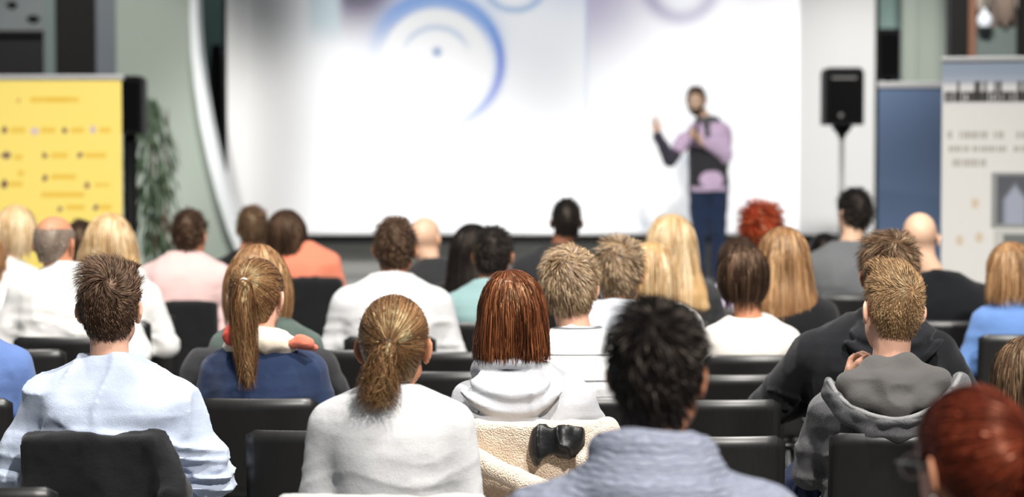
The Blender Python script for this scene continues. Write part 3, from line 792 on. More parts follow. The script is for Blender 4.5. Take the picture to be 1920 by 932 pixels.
# far right: black column, wooden post, balcony glass
YR = 20.2
struct('trim_7', MB().box(wx(1778, YR), wx(1812, YR), YR, YR+.2, 0, 4.2), M_DARK)
struct('trim_8', MB().box(wx(1813, YR), wx(1826, YR), YR, YR+.2, 0, 4.2), M_BROWN)
struct('window_5', MB().box(wx(1827, YR), wx(2100, YR), YR+.1, YR+.14, 0, wz(50, YR)), plain('grey_green_glass', srgb(96, 106, 102), .3))
struct('trim_9', MB().box(wx(1906, YR), wx(2100, YR), YR, YR+.1, wz(100, YR), 4.2), M_DARK)
struct('window_6', MB().box(wx(1827, YR), wx(2100, YR), YR+.2, YR+.24, wz(50, YR)+.002, 4.2), plain('brown_grey_glass', srgb(104, 92, 84), .3))
for i, (x0, x1, col) in enumerate(((1826, 1852, srgb(176, 166, 154)), (1868, 1898, srgb(140, 122, 110)), (1902, 1930, srgb(184, 172, 160)))):
    n = 8; mb = MB()
    for j in range(n):
        xa = wx(x0+(x1-x0)*j/n, YR); xb = wx(x0+(x1-x0)*(j+1)/n, YR)
        mb.tube([((xa+xb)/2, YR+.05, wz(40-6*abs(j-3.5)+ (14 if i == 1 else -8), YR)), ((xa+xb)/2, YR+.06, wz(-60, YR))], (xb-xa)*.62, 8)
    tag(mb.build('hanging_drape', fabric('drape_cloth_%d' % i, col), None, True), ('pale beige drape hanging beside the brown wooden post', 'brownish drape hanging in the middle of the upper right window', 'pale drape hanging at the right edge of the upper window')[i], 'drape')
g = MB().lathe([(.005, -.07), (.05, -.05), (.068, 0), (.05, .05), (.02, .068), (.02, .1)], 16, at(1846, 38, YR-.1)); 
g.build('globe', plain('frosted_glass', srgb(226, 232, 240), .3), tag(empty('globe_lamp', at(1846, 38, YR-.1)), 'small white globe lamp hanging before the upper right window', 'lamp')).matrix_parent_inverse = Matrix.Translation(-at(1846, 38, YR-.1))
gl = bpy.data.objects['globe_lamp']
cordmb = MB().tube([at(1846, 38, YR-.1)+Vector((0, 0, .1)), at(1846, 38, YR-.1)+Vector((0, 0, 1.2))], .006); oc = cordmb.build('cord', M_BLACKP, gl); oc.matrix_parent_inverse = Matrix.Translation(-at(1846, 38, YR-.1))
struct('wall_far_right', MB().box(wx(2100, YR)+.002, wx(2500, YR), YR, YR+.2, 0, 4.2), M_DARK)

# ---------------------------------------------------------------- printed / projected flat pictures as coloured grids
def grid_panel(name, w, hgt, nx, nz, colf, mat, parent, loc=(0, 0, 0), back=.004):
    """upright panel in the x-z plane facing -y, origin at the lower left corner"""
    X, Z = np.meshgrid(np.linspace(0, 1, nx), np.linspace(0, 1, nz), indexing='ij')
    V = np.stack([X.ravel()*w, np.zeros(X.size), Z.ravel()*hgt], 1)
    C = colf(X.ravel(), Z.ravel())
    I = np.arange(nx*nz).reshape(nx, nz)
    Q = np.stack([I[:-1, :-1].ravel(), I[1:, :-1].ravel(), I[1:, 1:].ravel(), I[:-1, 1:].ravel()], 1)
    n = len(V); V2 = np.array([[0, back, 0], [w, back, 0], [w, back, hgt], [0, back, hgt]]); Q2 = np.array([[n, n+3, n+2, n+1]])
    o = put(name, mesh_np(name, np.concatenate([V, V2]), np.concatenate([Q, Q2]), {'print': np.concatenate([C, np.full((4, 3), .5)])}, False), mat, parent, loc)
    return o
lin = lambda r, g, b: np.array(srgb(r, g, b)[:3])
def mixc(C, col, m): return C*(1-m[:, None])+np.asarray(col)[None]*m[:, None]
ss = lambda a, b, x: np.clip((x-a)/(b-a), 0, 1)**2*(3-2*np.clip((x-a)/(b-a), 0, 1))

# projection screen
YS = 23.0
sx0, sx1, sz0, sz1 = wx(427, YS), wx(1638, YS), wz(440, YS), 4.25
scr = empty('projection_screen', ((sx0+sx1)/2, YS, ZS)); tag(scr, 'large white projection screen showing a round plate picture behind the speaker', 'screen')
def lp(o): o.matrix_parent_inverse = Matrix.Translation(-Vector(o.parent.location)); return o
lp(MB().box(sx0, sx1, YS, YS+.03, sz0, sz1).build('screen_cloth', M_SCREEN, scr))
lp(MB().box(sx0-.03, sx1+.03, YS-.03, YS+.05, wz(456, YS), sz0).build('lower_bar', M_DARK, scr))
for sx in (sx0-.02, sx1+.02):
    lp(MB().box(sx-.02, sx+.02, YS+.031, YS+.07, ZS+.001, sz1).build('support_post', M_DARK, scr))
    lp(MB().box(sx-.03, sx+.03, YS-.2, YS+.25, ZS, ZS+.03).build('foot', M_DARK, scr))
lp(MB().box(sx0-.03, sx1+.03, YS-.03, YS+.05, sz1, sz1+.08).build('upper_bar', M_DARK, scr))
px0, px1 = 470., 1496.
SW = wx(px1, YS)-wx(px0, YS); pz0 = wz(436, YS); SH = 4.2-pz0
def slide(u, v):
    X = px0+u*(px1-px0); S = FPX/YS; Yp = 436-(v*SH)*S
    C = np.tile(lin(252, 253, 255), (len(u), 1))
    L = X < 1099
    # left picture: plate seen from above
    d = np.hypot(X-818, (Yp-118)*1.0); an = np.arctan2(Yp-118, X-818)
    C = mixc(C, lin(150, 140, 158), ss(110, -40, Yp)*L*ss(590, 660, X)*ss(800, 680, X))
    C = mixc(C, lin(205, 216, 238), ss(60, -90, Yp)*L*ss(960, 1060, X)*.8)
    C = mixc(C, lin(225, 236, 240), ss(96, 40, Yp)*L*(ss(572, 590, X)*ss(650, 625, X)))
    rg_ = np.exp(-((d-121)/9)**2)*(.06+.94*ss(-.75, .35, np.cos(an+.7)))
    C = mixc(C, lin(150, 178, 232), np.clip(rg_, 0, 1)*L)
    C = mixc(C, lin(196, 212, 244), np.exp(-((d-112)/26)**2)*ss(.1, -.9, np.sin(an))*L*.9)
    C = mixc(C, lin(255, 255, 255), ss(104, 98, d)*L)
    C = mixc(C, lin(196, 212, 236), np.exp(-((d-66)/5)**2)*ss(-.2, -.8, np.sin(an))*L*.7)
    C = mixc(C, lin(226, 236, 244), np.exp(-((d-52)/8)**2)*ss(-.2, .9, np.sin(an))*L*.12)
    C = mixc(C, lin(168, 190, 218), ss(13, 4, np.hypot(X-820, Yp-98))*L)
    C = mixc(C, lin(236, 234, 232), np.exp(-((np.hypot(X-818, Yp-118)-134)/9)**2)*ss(.2, .9, np.sin(an))*L*.8)
    d2 = np.hypot((X-965)*.8, Yp+22); C = mixc(C, lin(190, 208, 236), np.exp(-((d2-42)/6)**2)*L*.8)
    # right picture
    C = mixc(C, lin(218, 213, 228), (~L)*ss(170, -30, Yp)*ss(1270, 1110, X))
    d3 = np.hypot(X-1275, Yp+28); C = mixc(C, lin(188, 182, 206), (~L)*np.exp(-((d3-62)/16)**2)*.7)
    C = mixc(C, lin(214, 208, 216), (~L)*ss(60, -60, Yp)*ss(1330, 1420, X)*.8)
    C = mixc(C, lin(205, 218, 242), np.exp(-((X-1099)/3.0)**2)*.5*ss(420, 200, Yp))
    # faint specks of the table in both pictures
    sp = vnoise(np.stack([X/26, Yp/15, X*0], 1).astype(f32), 5)
    C = mixc(C, lin(232, 240, 248), ss(.74, .95, sp)*ss(210, 330, Yp))
    return np.clip(C*1.15-.52, 0, 1)*ss(.02, .18, u)[:, None]**1.2
M_SLIDE = attr_mat('projected_light', .9, 1.0)
for k in list(M_SLIDE.node_tree.nodes['Principled BSDF'].inputs['Base Color'].links): pass
M_SLIDE.node_tree.nodes['Principled BSDF'].inputs['Base Color'].default_value = (.8, .8, .8, 1)
so = grid_panel('projected_picture', SW, SH, 260, 150, slide, M_SLIDE, scr); so.location = (wx(px0, YS)-scr.location.x, -.008, pz0-ZS)
so.location.z = pz0-scr.location.z

# yellow pop-up banner
YB = 16.0
bx1 = wx(231, YB); bw = 1.55; ztop = wz(150, YB)
bn = empty('pop_up_banner', (bx1-bw/2, YB, 0)); tag(bn, 'tall yellow pop-up banner printed with rows of small marks', 'banner')
dots = [(12, 246, 9, 15, (120, 80, 70)), (68, 249, 15, 15, (214, 190, 190)), (124, 247, 9, 11, (120, 84, 74)), (177, 246, 12, 14, (206, 180, 190)),
        (14, 295, 20, 14, (120, 84, 84)), (86, 296, 9, 12, (140, 100, 70)), (152, 294, 9, 11, (120, 86, 74)),
        (10, 351, 11, 17, (112, 70, 70)), (86, 339, 10, 13, (120, 82, 70)), (165, 353, 10, 13, (150, 108, 84)),
        (114, 398, 9, 12, (140, 104, 90)), (181, 396, 9, 12, (120, 86, 84)), (38, 190, 9, 10, (214, 150, 80)), (40, 402, 9, 12, (130, 96, 80))]
def yellow(u, v):
    S = FPX/YB; X = 231-(1-u)*bw*S; Yp = 150+(1-v)*ztop*S
    C = np.tile(lin(246, 222, 116), (len(u), 1))
    for y0, xa, xb in ((188, 60, 150), (188, 90, 130), (246, 24, 50), (246, 80, 106), (246, 134, 160), (246, 188, 210), (296, 98, 130), (294, 162, 200), (338, 98, 144), (352, 178, 206), (372, 80, 160), (396, 126, 160), (396, 190, 212), (300, 30, 44), (350, 20, 44), (330, 34, 46)):
        C = mixc(C, lin(230, 186, 60), ((np.abs(Yp-y0) < 5) & (X > xa) & (X < xb)).astype(float)*.8)
        C = mixc(C, lin(230, 186, 60), ((np.abs(Yp-y0-120) < 5) & (X+230 > xa) & (X+230 < xb)).astype(float)*.8)
    for (x, y, w, h_, c) in dots:
        C = mixc(C, lin(*c), (np.hypot((X-x)/w*2, (Yp-y)/h_*2) < 1).astype(float))
        C = mixc(C, lin(*c), (np.hypot((X+200-x)/w*2, (Yp-y)/h_*2) < 1).astype(float))
    return C
M_PRINT = attr_mat('printed_vinyl', .5)
grid_panel('printed_sheet', bw, ztop-.06, 140, 170, yellow, M_PRINT, bn, (-bw/2, -.02, .06))
MB().box(-bw/2-.01, bw/2+.01, -.03, .03, ztop, ztop+.035).build('top_rail', M_ALU, bn, bevel=.004)
MB().box(-bw/2-.02, bw/2+.02, -.1, .1, 0, .06).build('base', M_ALU, bn, bevel=.008)
MB().tube([(0, .02, .05), (0, .02, ztop)], .012).build('support_pole', M_ALU, bn)

# blue banner and white banner on the right
YBB = 17.2; bb = empty('roll_up_banner', (wx(1645, YBB)+.425, YBB, 0)); tag(bb, 'plain blue roll-up banner beside the projection screen', 'banner', 'roll-up banners')
zb = wz(165, YBB)
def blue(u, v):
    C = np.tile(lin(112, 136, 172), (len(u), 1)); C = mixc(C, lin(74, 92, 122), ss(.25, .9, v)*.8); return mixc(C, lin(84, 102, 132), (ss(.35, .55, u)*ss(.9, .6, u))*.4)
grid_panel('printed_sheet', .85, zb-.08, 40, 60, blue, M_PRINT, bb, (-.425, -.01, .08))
MB().box(-.43, .43, -.025, .025, zb, zb+.045).build('top_rail', M_ALU, bb, bevel=.004)
MB().box(-.44, .44, -.1, .1, 0, .08).build('base', M_ALU, bb, bevel=.01)
MB().tube([(0, .03, .06), (0, .03, zb)], .012).build('support_pole', M_ALU, bb)
YWB = 15.0; wb = empty('roll_up_banner', (wx(1757, YWB)+.5, YWB-.16, 0), math.radians(-18)); tag(wb, 'white roll-up banner with grey header, dark lettering and framed pictures', 'banner', 'roll-up banners')
zt = wz(116, YWB); BW = 1.05
def white(u, v):
    S = FPX/YWB; X = 1757+u*BW*S*.95; Yp = 116+(1-v)*(zt-.08)*S
    C = np.tile(lin(218, 216, 212), (len(u), 1))
    C = mixc(C, lin(140, 152, 170), ss(160, 120, Yp)*.0+(Yp < 158)*ss(200, 130, Yp+0*X))
    C = mixc(C, lin(205, 205, 205), ((Yp >= 158) & (Yp < 196)).astype(float)*.6)
    # bold dark heading: x-height row plus ascenders as they appear
    n = ((X-1762) % 15.5 < 14.2) & (X > 1762) & (Yp > 172) & (Yp < 191)
    hole = ((X-1762) % 15.5 > 5.5) & ((X-1762) % 15.5 < 8) & (Yp > 177) & (Yp < 188)
    C = mixc(C, lin(28, 24, 22), (n & ~hole).astype(float)*.95)
    for xa, w in ((1786, 5), (1815, 5), (1821, 6), (1832, 5), (1850, 5), (1858, 6), (1892, 6), (1900, 5), (1912, 6), (1930, 6)):
        C = mixc(C, lin(28, 24, 22), ((np.abs(X-xa) < w/2) & (Yp > 154) & (Yp < 190)).astype(float)*.9)
    for yy, segs in ((253, ((1766, 1776), (1786, 1838), (1848, 1866), (1886, 1925), (1935, 1980))), (278, ((1770, 1806), (1812, 1872), (1884, 1925), (1932, 1990))), (304, ((1776, 1836),))):
        for a, b_ in segs: C = mixc(C, lin(150, 144, 132), ((X > a) & (X < b_) & (np.abs(Yp-yy) < 6) & ((X*1.0) % 6 < 4)).astype(float)*.8)
    fr = ((X > 1844) & (X < 1975) & (Yp > 322) & (Yp < 425)); C = mixc(C, lin(140, 142, 140), fr.astype(float))
    pic = ((X > 1854) & (X < 1965) & (Yp > 328) & (Yp < 418)); C = mixc(C, lin(84, 86, 92), pic.astype(float))
    C = mixc(C, lin(170, 176, 192), pic*ss(26, 12, np.abs(X-1886)+.7*np.maximum(0, 372-Yp))*.8)
    C = mixc(C, lin(184, 80, 52), (pic & (np.abs(X-1912) < 7) & (np.abs(Yp-378) < 10)).astype(float))
    fr2 = ((X > 1850) & (X < 1975) & (Yp > 428) & (Yp < 540)); C = mixc(C, lin(190, 190, 184), fr2.astype(float))
    C = mixc(C, lin(110, 112, 110), ((X > 1866) & (X < 1965) & (Yp > 436) & (Yp < 530)).astype(float))
    for x, y in ((1790, 450), (1824, 444), (1816, 380)): C = mixc(C, lin(206, 190, 168), (np.hypot(X-x, (Yp-y)*.7) < 7).astype(float))
    return C
grid_panel('printed_sheet', BW, zt-.08, 180, 230, white, M_PRINT, wb, (-.5, -.01, .08))
MB().box(-.505, -.495+BW, -.025, .025, zt, zt+.03).build('top_rail', M_ALU, wb, bevel=.004)
MB().box(-.51, -.49+BW, -.1, .1, 0, .08).build('base', M_ALU, wb, bevel=.01)
MB().tube([(0, .03, .06), (0, .03, zt)], .012).build('support_pole', M_ALU, wb)

# loudspeakers
M_GRILLE = plain('black_speaker_grille', srgb(10, 10, 11), .8, 0, .2, 60, .6, 500, spec=.1); M_BADGE = plain('silver_badge', srgb(120, 118, 116), .4, .5)
def loudspeaker(label, c, w, hgt, dep, stand_to=None, rz=0, badge=True):
    r = empty('loudspeaker', (c[0], c[1], c[2]-hgt/2), rz); tag(r, label, 'loudspeaker')
    b = MB(); poly = [(-w/2, 0), (w/2, 0), (w/2, hgt*.93), (w/2-.03, hgt), (-w/2+.03, hgt), (-w/2, hgt*.93)]
    b.prism(poly, -dep/2, dep/2); b.build('cabinet', M_BLACKP, r, bevel=.012)
    gr_ = MB().box(-w/2+.02, w/2-.02, -dep/2-.012, -dep/2+.002, .03, hgt*.9).build('grille', M_GRILLE, r, bevel=.005)
    if badge:
        MB().box(-w*.34, w*.30, -dep/2-.017, -dep/2-.012, hgt*.80, hgt*.835).build('badge', M_BADGE, gr_)
        MB().lathe([(.018, 0), (.02, .004), (.018, .008)], 16).build('emblem', M_BADGE, gr_, loc=(-w*.1, -dep/2-.013, hgt*.17)).rotation_euler = (math.pi/2, 0, 0)
    return r
spk = at(1579, 181, 20.0)
loudspeaker('black loudspeaker on a pole stand right of the speaking person', spk, .325, .475, .30)
sb = spk.z-.2375
st = empty('speaker_stand', (spk.x, 20.0, 0)); tag(st, 'grey tripod pole stand under the black loudspeaker', 'speaker stand')
MB().tube([(0, 0, .35), (0, 0, sb-.03)], .021, 12).build('pole', plain('grey_steel_pole', srgb(150, 150, 150), .4, .3), st, True)
MB().lathe([(.022, sb-.12), (.03, sb-.09), (.085, sb-.02), (.085, sb-.001)], 16).build('top_bracket', M_BLACKP, st, True)
MB().lathe([(.03, .62), (.034, .66), (.03, .72)], 16).build('collar', M_BLACKP, st, True)
for a in (0.4, 2.5, 4.6):
    MB().tube([(.02*math.cos(a), .02*math.sin(a), .66), (.5*math.cos(a), .5*math.sin(a), .015)], .012).build('leg', M_STEEL, st, True)
loudspeaker('black loudspeaker standing behind the yellow banner', at(243, 197, 17.4), .22, .42, .25, badge=False)
p = at(243, 197, 17.4); st2 = empty('speaker_stand', (p.x, 17.4, 0)); tag(st2, 'black pole stand behind the yellow banner', 'speaker stand')
MB().tube([(0, 0, .03), (0, 0, p.z-.211)], .05, 12).build('pole', M_BLACKP, st2, True); MB().lathe([(.22, 0), (.22, .02), (.06, .03)], 20).build('base', M_BLACKP, st2, True)
wp = at(1666, 102, 23.2); loudspeaker('black loudspeaker mounted high between the screen and the sage wall', wp, .25, .49, .25, badge=False)
sp2 = empty('speaker_stand', (wp.x, 23.2, 0)); tag(sp2, 'pole stand of the black loudspeaker at the right screen edge', 'speaker stand')
MB().tube([(0, 0, .03), (0, 0, wp.z-.246)], .03, 12).build('pole', M_BLACKP, sp2, True); MB().lathe([(.22, 0), (.22, .02), (.06, .03)], 20).build('base', M_BLACKP, sp2, True)

# tall drooping plant
rnd = random.Random(4)
pl = empty('potted_plant', (wx(300, 18.6), 18.6, 0)); tag(pl, 'tall drooping green plant between yellow banner and curved white rib', 'plant')
MB().lathe([(.16, 0), (.2, .34), (.21, .36), (.19, .36), (.18, .30)], 24).build('pot', plain('dark_grey_pot', srgb(70, 66, 64), .6), pl, True)
zt2 = wz(180, 18.6)
stems = MB()
for i in range(5):
    a = i*1.3; stems.tube([(.04*math.cos(a), .04*math.sin(a), .3), (.05*math.cos(a), .05*math.sin(a), 1.0), (.07*math.cos(a+.3), .07*math.sin(a+.3), zt2-.1-.12*i)], [.012, .01, .005], 6)
stems.build('stem', plain('brown_stem', srgb(120, 92, 74), .8), pl, True)
LV = []; LF = []
for i in range(520):
    z = .75+(zt2-.75)*rnd.random()**.8; f = (z-.75)/(zt2-.75); r = (.05+.16*math.sin(math.pi*min(1, f*.85+.1)))*(.2+.95*rnd.random()); a = rnd.random()*6.283
    p = Vector((r*math.cos(a)-.04+.05*f*-1, r*math.sin(a), z)); L = .08+.10*rnd.random(); w = .007+.010*rnd.random()
    d = Vector((math.cos(a)*.5, math.sin(a)*.5, -1)).normalized(); sdv = d.cross(Vector((math.cos(a), math.sin(a), .6))).normalized(); nn = sdv.cross(d)
    b0 = len(LV)
    for t, ww in ((0, .2), (.35, 1), (.7, .8), (1, .05)):
        q_ = p+d*L*t+nn*(-.02*t*t); LV += [q_+sdv*w*ww, q_-sdv*w*ww]
    LF += [(b0+2*j, b0+2*j+1, b0+2*j+3, b0+2*j+2) for j in range(3)]
fo = MB().add(LV, LF).build('foliage', plain('dark_leaf_green', srgb(86, 108, 80), .6, amt=.4, scale=14), pl, True); fo['kind'] = 'stuff'

# ---------------------------------------------------------------- hair styles
def S_(**k): return dict(k)
def short(n, ts=.010, tt=.018, L=.028, r=.0011, **k): return S_(kind='short', n=n, ts=ts, tt=tt, L=L, r=r, **k)
def longh(n, z, a, b, y, L, **k): return S_(kind='long', n=n, z=z, a=a, b=b, y=y, L=L, tt=k.pop('tt', .014), ts=k.pop('ts', .012), **k)
LONG_E = dict(z=[-.095, -.075, -.045, -.005, .04, .09], a=[.108, .107, .102, .095, .086, .055], b=[.058, .07, .08, .09, .095, .07], y=[-.062, -.055, -.045, -.03, -.015, -.01])
BOB = dict(z=[-.10, -.085, -.05, 0, .05, .09], a=[.055, .075, .095, .102, .096, .07], b=[.05, .07, .09, .105, .105, .08], y=[-.04, -.035, -.025, -.015, -.012, -.01])
LONGW = dict(z=[-.26, -.18, -.10, -.03, .04, .09], a=[.15, .14, .122, .110, .098, .07], b=[.05, .065, .08, .092, .095, .07], y=[-.10, -.09, -.06, -.03, -.015, -.01])

# garment extras
def hood_small(P, Q, d, o, hx):
    """soft hood lying folded on the upper back"""
    X = Q-A(hx*.8, 0, 0)
    h = loft(X, np.array([.845, .87, .91, .96, 1.0, 1.035, 1.06]), np.array([.012, .05, .098, .132, .140, .128, .10]), np.array([.015, .03, .045, .056, .058, .05, .04]),
             np.array([-.135, -.145, -.155, -.155, -.145, -.125, -.10]), None, 2.0)
    wp = vnoise(X*A(14, 6, 14), 3)
    w = X[:, 2]-2.6*(X[:, 0]-.006)**2*1.0+.016*wp
    h = h-(.007*np.sin(w*2*math.pi/.058)+.003*(ridge(X*A(9, 5, 30), 6)-.5))*np.clip((1.05-X[:, 2])/.05, 0, 1)
    d = smin(d, h, .006)
    d = smin(d, torus(X, (0, -.022, 1.052), .092, .026, (0, .45, 1), 1.08, 1), .01)
    return d
def cowl(P, Q, d, o, hx):
    for z, R_, r, n in ((1.00, .118, .04, (.05, .3, 1)), (1.045, .098, .038, (-.05, .25, 1)), (1.09, .088, .032, (.04, .2, 1))):
        d = smin(d, torus(Q, (hx*.2, -.015, z), R_, r, n), .008)
    return d
def shirtcollar(P, Q, d, o, hx):
    return smin(d, torus(Q, (hx*.15, -.014, 1.065), .068, .016, (0, .3, 1)), .006)
def scoop(P, Q, d, o, hx):
    return smax(d, -ell(Q, (hx*.15, -.03, 1.09), (.10, .10, .05)), .01)
def fur_collar(P, Q, d, o, hx):
    return smin(d, torus(Q, (hx*.2, -.03, 1.045), .115, .05, (0, .3, 1)), .02)

G_AUD = 'seated listeners in the audience'
def listener(label, *a, **k):
    k.setdefault('group', G_AUD); return person(label, *a, **k)

# ---------------------------------------------------------------- sharp row
PC = listener('person in a light blue sweater with a black jacket on the chair', 206, 491, 7.2, 207, hair=short(9000, ts=.005, tt=.020, L=.013, ltop=.045, r=.0006, clump=24, up=.16, messy=1.0, swirl=.8, whorl=(.018, -.085, .075), tone=.42, amp=.006, fr=38,
    blobs=((-.035, .02, .115, .045, .06, .025), (.03, .0, .118, .04, .06, .022))), hmat=H_BROWN, skin=SK, tmat=F_BLUE, q=2, sw=1.16, ex=.292, ar=1.15, hs=1.03, hyaw=-3, seed=3, lean=.05, sd=.035, dp=1.08, fold=2.3, collar=(.078, .013),
    chairlabel='black wooden chair draped with a black jacket, under the light blue sweater', chairdx=-.03)
PD = listener('person in a white-grey sweater with a low bunched ponytail, frontmost of the sharp sitters', 739, 553, 6.35, 734, hair=S_(kind='pony', r=.0006, n=6500, ts=.010, tt=.014, nape=-.085, tie=(.0, -.118, .022), tone=.5, amp=.003,
    tail=[(0, -.0, 0, .018), (0, -.028, -.012, .026), (-.012, -.03, -.05, .034), (-.022, -.02, -.09, .038), (-.026, -.012, -.125, .036), (-.03, -.01, -.15, .03)], nt=2600, flare=2.6),
    hmat=H_CHEST, skin=SK_WARM, tmat=F_WHITEGREY, q=2, sw=1.02, ex=.215, armL='down', armR='down', hs=1.04, hyaw=-4, seed=14, lean=.05, sd=.0, sq=.03, wa=.86, whole=True, chairdy=-.30, fold=.6, ar=.98, dp=.95, collar=(.07, .012),
    chairlabel='black wooden chair draped with white cloth at the bottom edge')
PE = listener('person in a pale grey hoodie before the beige fleece jacket', 960, 505, 7.45, 992, hair=longh(6500, L=.36, tone=.4, wave=.35, r=.0008, part=(-.02, -.03, .125), x=[-.012, -.008, 0, 0, 0, 0], **LONG_E), hmat=H_AUBURN, skin=SK, tmat=F_HOODIE, topname='hoodie', top=hood_small,
    q=2, sw=1.02, ex=.245, hs=1.0, hyaw=6, seed=25, lean=.05, sway=-.03, sd=.05, fold=1.4, collar=(.08, 0),
    chairlabel='black wooden chair draped with the beige fleece jacket')
PF = listener('person in a grey marl hoodie resting chin on hand', 1672, 496, 7.4, 1662, hair=short(8500, ts=.003, tt=.014, L=.008, ltop=.032, r=.0005, up=.03, messy=.25, swirl=.4, whorl=(.02, -.09, .07), tone=.55, amp=.0015, nape=-.07,
    blobs=((.0, .02, .122, .045, .075, .022), (-.03, .05, .118, .03, .04, .022)), comb=(.5, .9, .1), combw=1.6), hmat=H_FADE, skin=SK, tmat=F_GREY, topname='hoodie', armL='chin',
    q=2, sw=1.12, ex=.26, hs=1.06, whole=True, hyaw=15, hroll=3, hpitch=4, seed=36, lean=.12, sd=.085, fold=1.1, hy=.085, dp=1.05, collar=(.075, 0),
    chairlabel='black wooden chair under the grey marl hoodie, near the red hair')
PG = listener('person in a navy sweater with coral collar and long high ponytail', 483, 484, 8.3, 494, hair=S_(kind='pony', r=.0007, n=5000, ts=.010, tt=.013, nape=-.08, tie=(-.008, -.105, .068), tone=.55, amp=.003, tietone=.98,
    tail=[(0, 0, 0, .016), (0, -.03, -.02, .028), (-.005, -.035, -.08, .042), (.0, -.035, -.16, .046), (.008, -.04, -.24, .038), (.012, -.05, -.31, .026), (.016, -.055, -.37, .014)], nt=1700, flare=1.5),
    hmat=H_CHEST, skin=SK, tmat=F_NAVY, q=2, sw=1.02, ex=.225, hs=1.04, hyaw=-14, seed=47, lean=.06, sd=.03, fold=.8, collar=(.07, .01),
    chairlabel='black wooden chair under the navy sweater and ponytail')

# ---------------------------------------------------------------- blurred foreground
PA = listener('large blurred person in a chunky blue-grey knit cowl, in front', 1238, 566, 4.62, 1222, hair=short(3600, ts=.008, tt=.02, L=.022, ltop=.04, up=.05, messy=.7, clump=20, tone=.35, amp=.008, fr=26, r=.0013, nape=-.088), hmat=H_BLACK, skin=SK_WARM, tmat=F_KNIT,
    topname='knit_sweater', top=cowl, q=2, sw=1.2, ex=.28, ar=1.15, hs=1.02, hyaw=-20, seed=58, lean=.05, sd=.03, thick=.022, ztop=1.2, collar=(.08, 0),
    chairlabel='black wooden chair under the chunky knit cowl')
PB = listener('large blurred person with red ponytail and glasses at the lower right corner', 1822, 724, 4.05, 1835, hair=S_(kind='pony', n=3000, ts=.012, tt=.016, nape=-.06, tie=(.05, -.100, .05), tone=.5, amp=.004, r=.0013,
    tail=[(0, 0, 0, .026), (.006, -.022, .0, .034), (.014, -.028, -.08, .042), (.016, -.02, -.16, .044), (.016, -.01, -.24, .036), (.016, 0, -.30, .025)], nt=1200), hmat=H_REDDK, skin=SK_WARM, tmat=F_BLACK2, q=2, sw=.95, hs=1.02, hyaw=27, hpitch=-4, seed=69,
    chairlabel='black wooden chair under the red ponytail')

# ---------------------------------------------------------------- middle rows
listener('person in a black hooded top leaning behind the grey marl hoodie', 1667, 437, 8.3, 1640, hair=short(5000, ts=.010, tt=.018, r=.0009, clump=30, L=.025, ltop=.04, up=.15, messy=.8, tone=.45, amp=.006), hmat=H_MID, skin=SK_WARM, tmat=F_BLACK, topname='hoodie',
    top=hood_small, q=2, sw=1.22, ex=.34, armL='fore', armR='out', hs=1.06, seed=70, lean=.10, sd=.015, hy=.06, dp=1.1, fold=1.0, ar=1.15, collar=(.08, 0))
listener('person in a white tee with thin grey stripes', 1069, 462, 8.35, 1082, hair=short(6000, ts=.008, tt=.016, r=.0008, clump=30, L=.025, ltop=.035, up=.1, messy=.8, tone=.5, amp=.005, nape=-.07), hmat=H_SANDY, skin=SK, tmat=F_STRIPE, topname='striped_tee',
    q=1, sw=1.08, hs=1.08, hyaw=-10, seed=81, sd=.03, collar=(.078, .008))
listener('person with loose blond hair behind the navy sweater, coat on chair', 484, 457, 9.2, 500, hair=longh(1500, L=.26, tone=.5, wave=.3, r=.0014, **{**BOB, 'z': [-.14, -.10, -.05, 0, .05, .09], 'a': [.10, .115, .12, .118, .105, .07]}), hmat=H_LBRN, skin=SK, tmat=F_PLAID,
    topname='plaid_shirt', q=1, sw=.98, seed=92, top=shirtcollar, chairlabel='black wooden chair draped with a charcoal coat')
listener('person in a pale grey tee beside the striped tee', 1163, 446, 9.5, 1150, hair=short(3000, ts=.008, tt=.016, L=.025, ltop=.04, up=.15, messy=.9, clump=28, tone=.45, amp=.006, r=.0011, fr=34), hmat=H_SANDY, skin=SK_WARM, tmat=F_PALEGREY, topname='tee',
    q=1, sw=1.02, hs=1.04, hyaw=-12, seed=103, sd=.005, collar=(.075, .01))
listener('person in a cream top with a straight dark bob', 1393, 455, 9.9, 1405, hair=longh(1500, L=.20, tone=.35, wave=.05, r=.0014, part=(0, -.03, .12), **BOB), hmat=H_BROWN, skin=SK_WARM, tmat=F_CREAM, top=scoop,
    q=1, sw=.98, hs=1.0, ex=.215, armL='down', armR='down', seed=114, sd=.055, collar=(.08, 0), fold=.7, lean=.02)
listener('person in a white-grey sweater in front of the bald head', 742, 407, 10.8, 735, hair=short(1300, ts=.009, tt=.016, L=.025, messy=.5, tone=.4, amp=.004, r=.0014), hmat=H_BROWN, skin=SK_WARM, tmat=F_WHITEGREY,
    q=1, sw=1.18, ex=.27, ar=1.1, seed=125, sd=.0, fold=.9, hyaw=-8)
listener('person in a white shirt with cropped hair before the yellow banner', 104, 404, 10.8, 128, hair=S_(kind='fringe', n=700, ts=.003, tt=.003, L=.008, r=.0013, tone=.8, amp=.001, bare=.085), hmat=H_GREY, skin=SK_WARM, tmat=F_WHITE, topname='shirt', top=shirtcollar,
    q=1, sw=1.2, ex=.29, ar=1.1, seed=136, hyaw=-18, fold=.9, sd=-.035, lean=.10, hy=.06, whole=True)
listener('person in a sage teal top', 926, 424, 11.6, 915, hair=short(1300, ts=.010, tt=.018, L=.025, messy=.5, tone=.3, amp=.005, r=.0014), hmat=H_BLACK, skin=SK_WARM, tmat=F_TEAL,
    q=1, sw=1.05, hyaw=-14, seed=147)
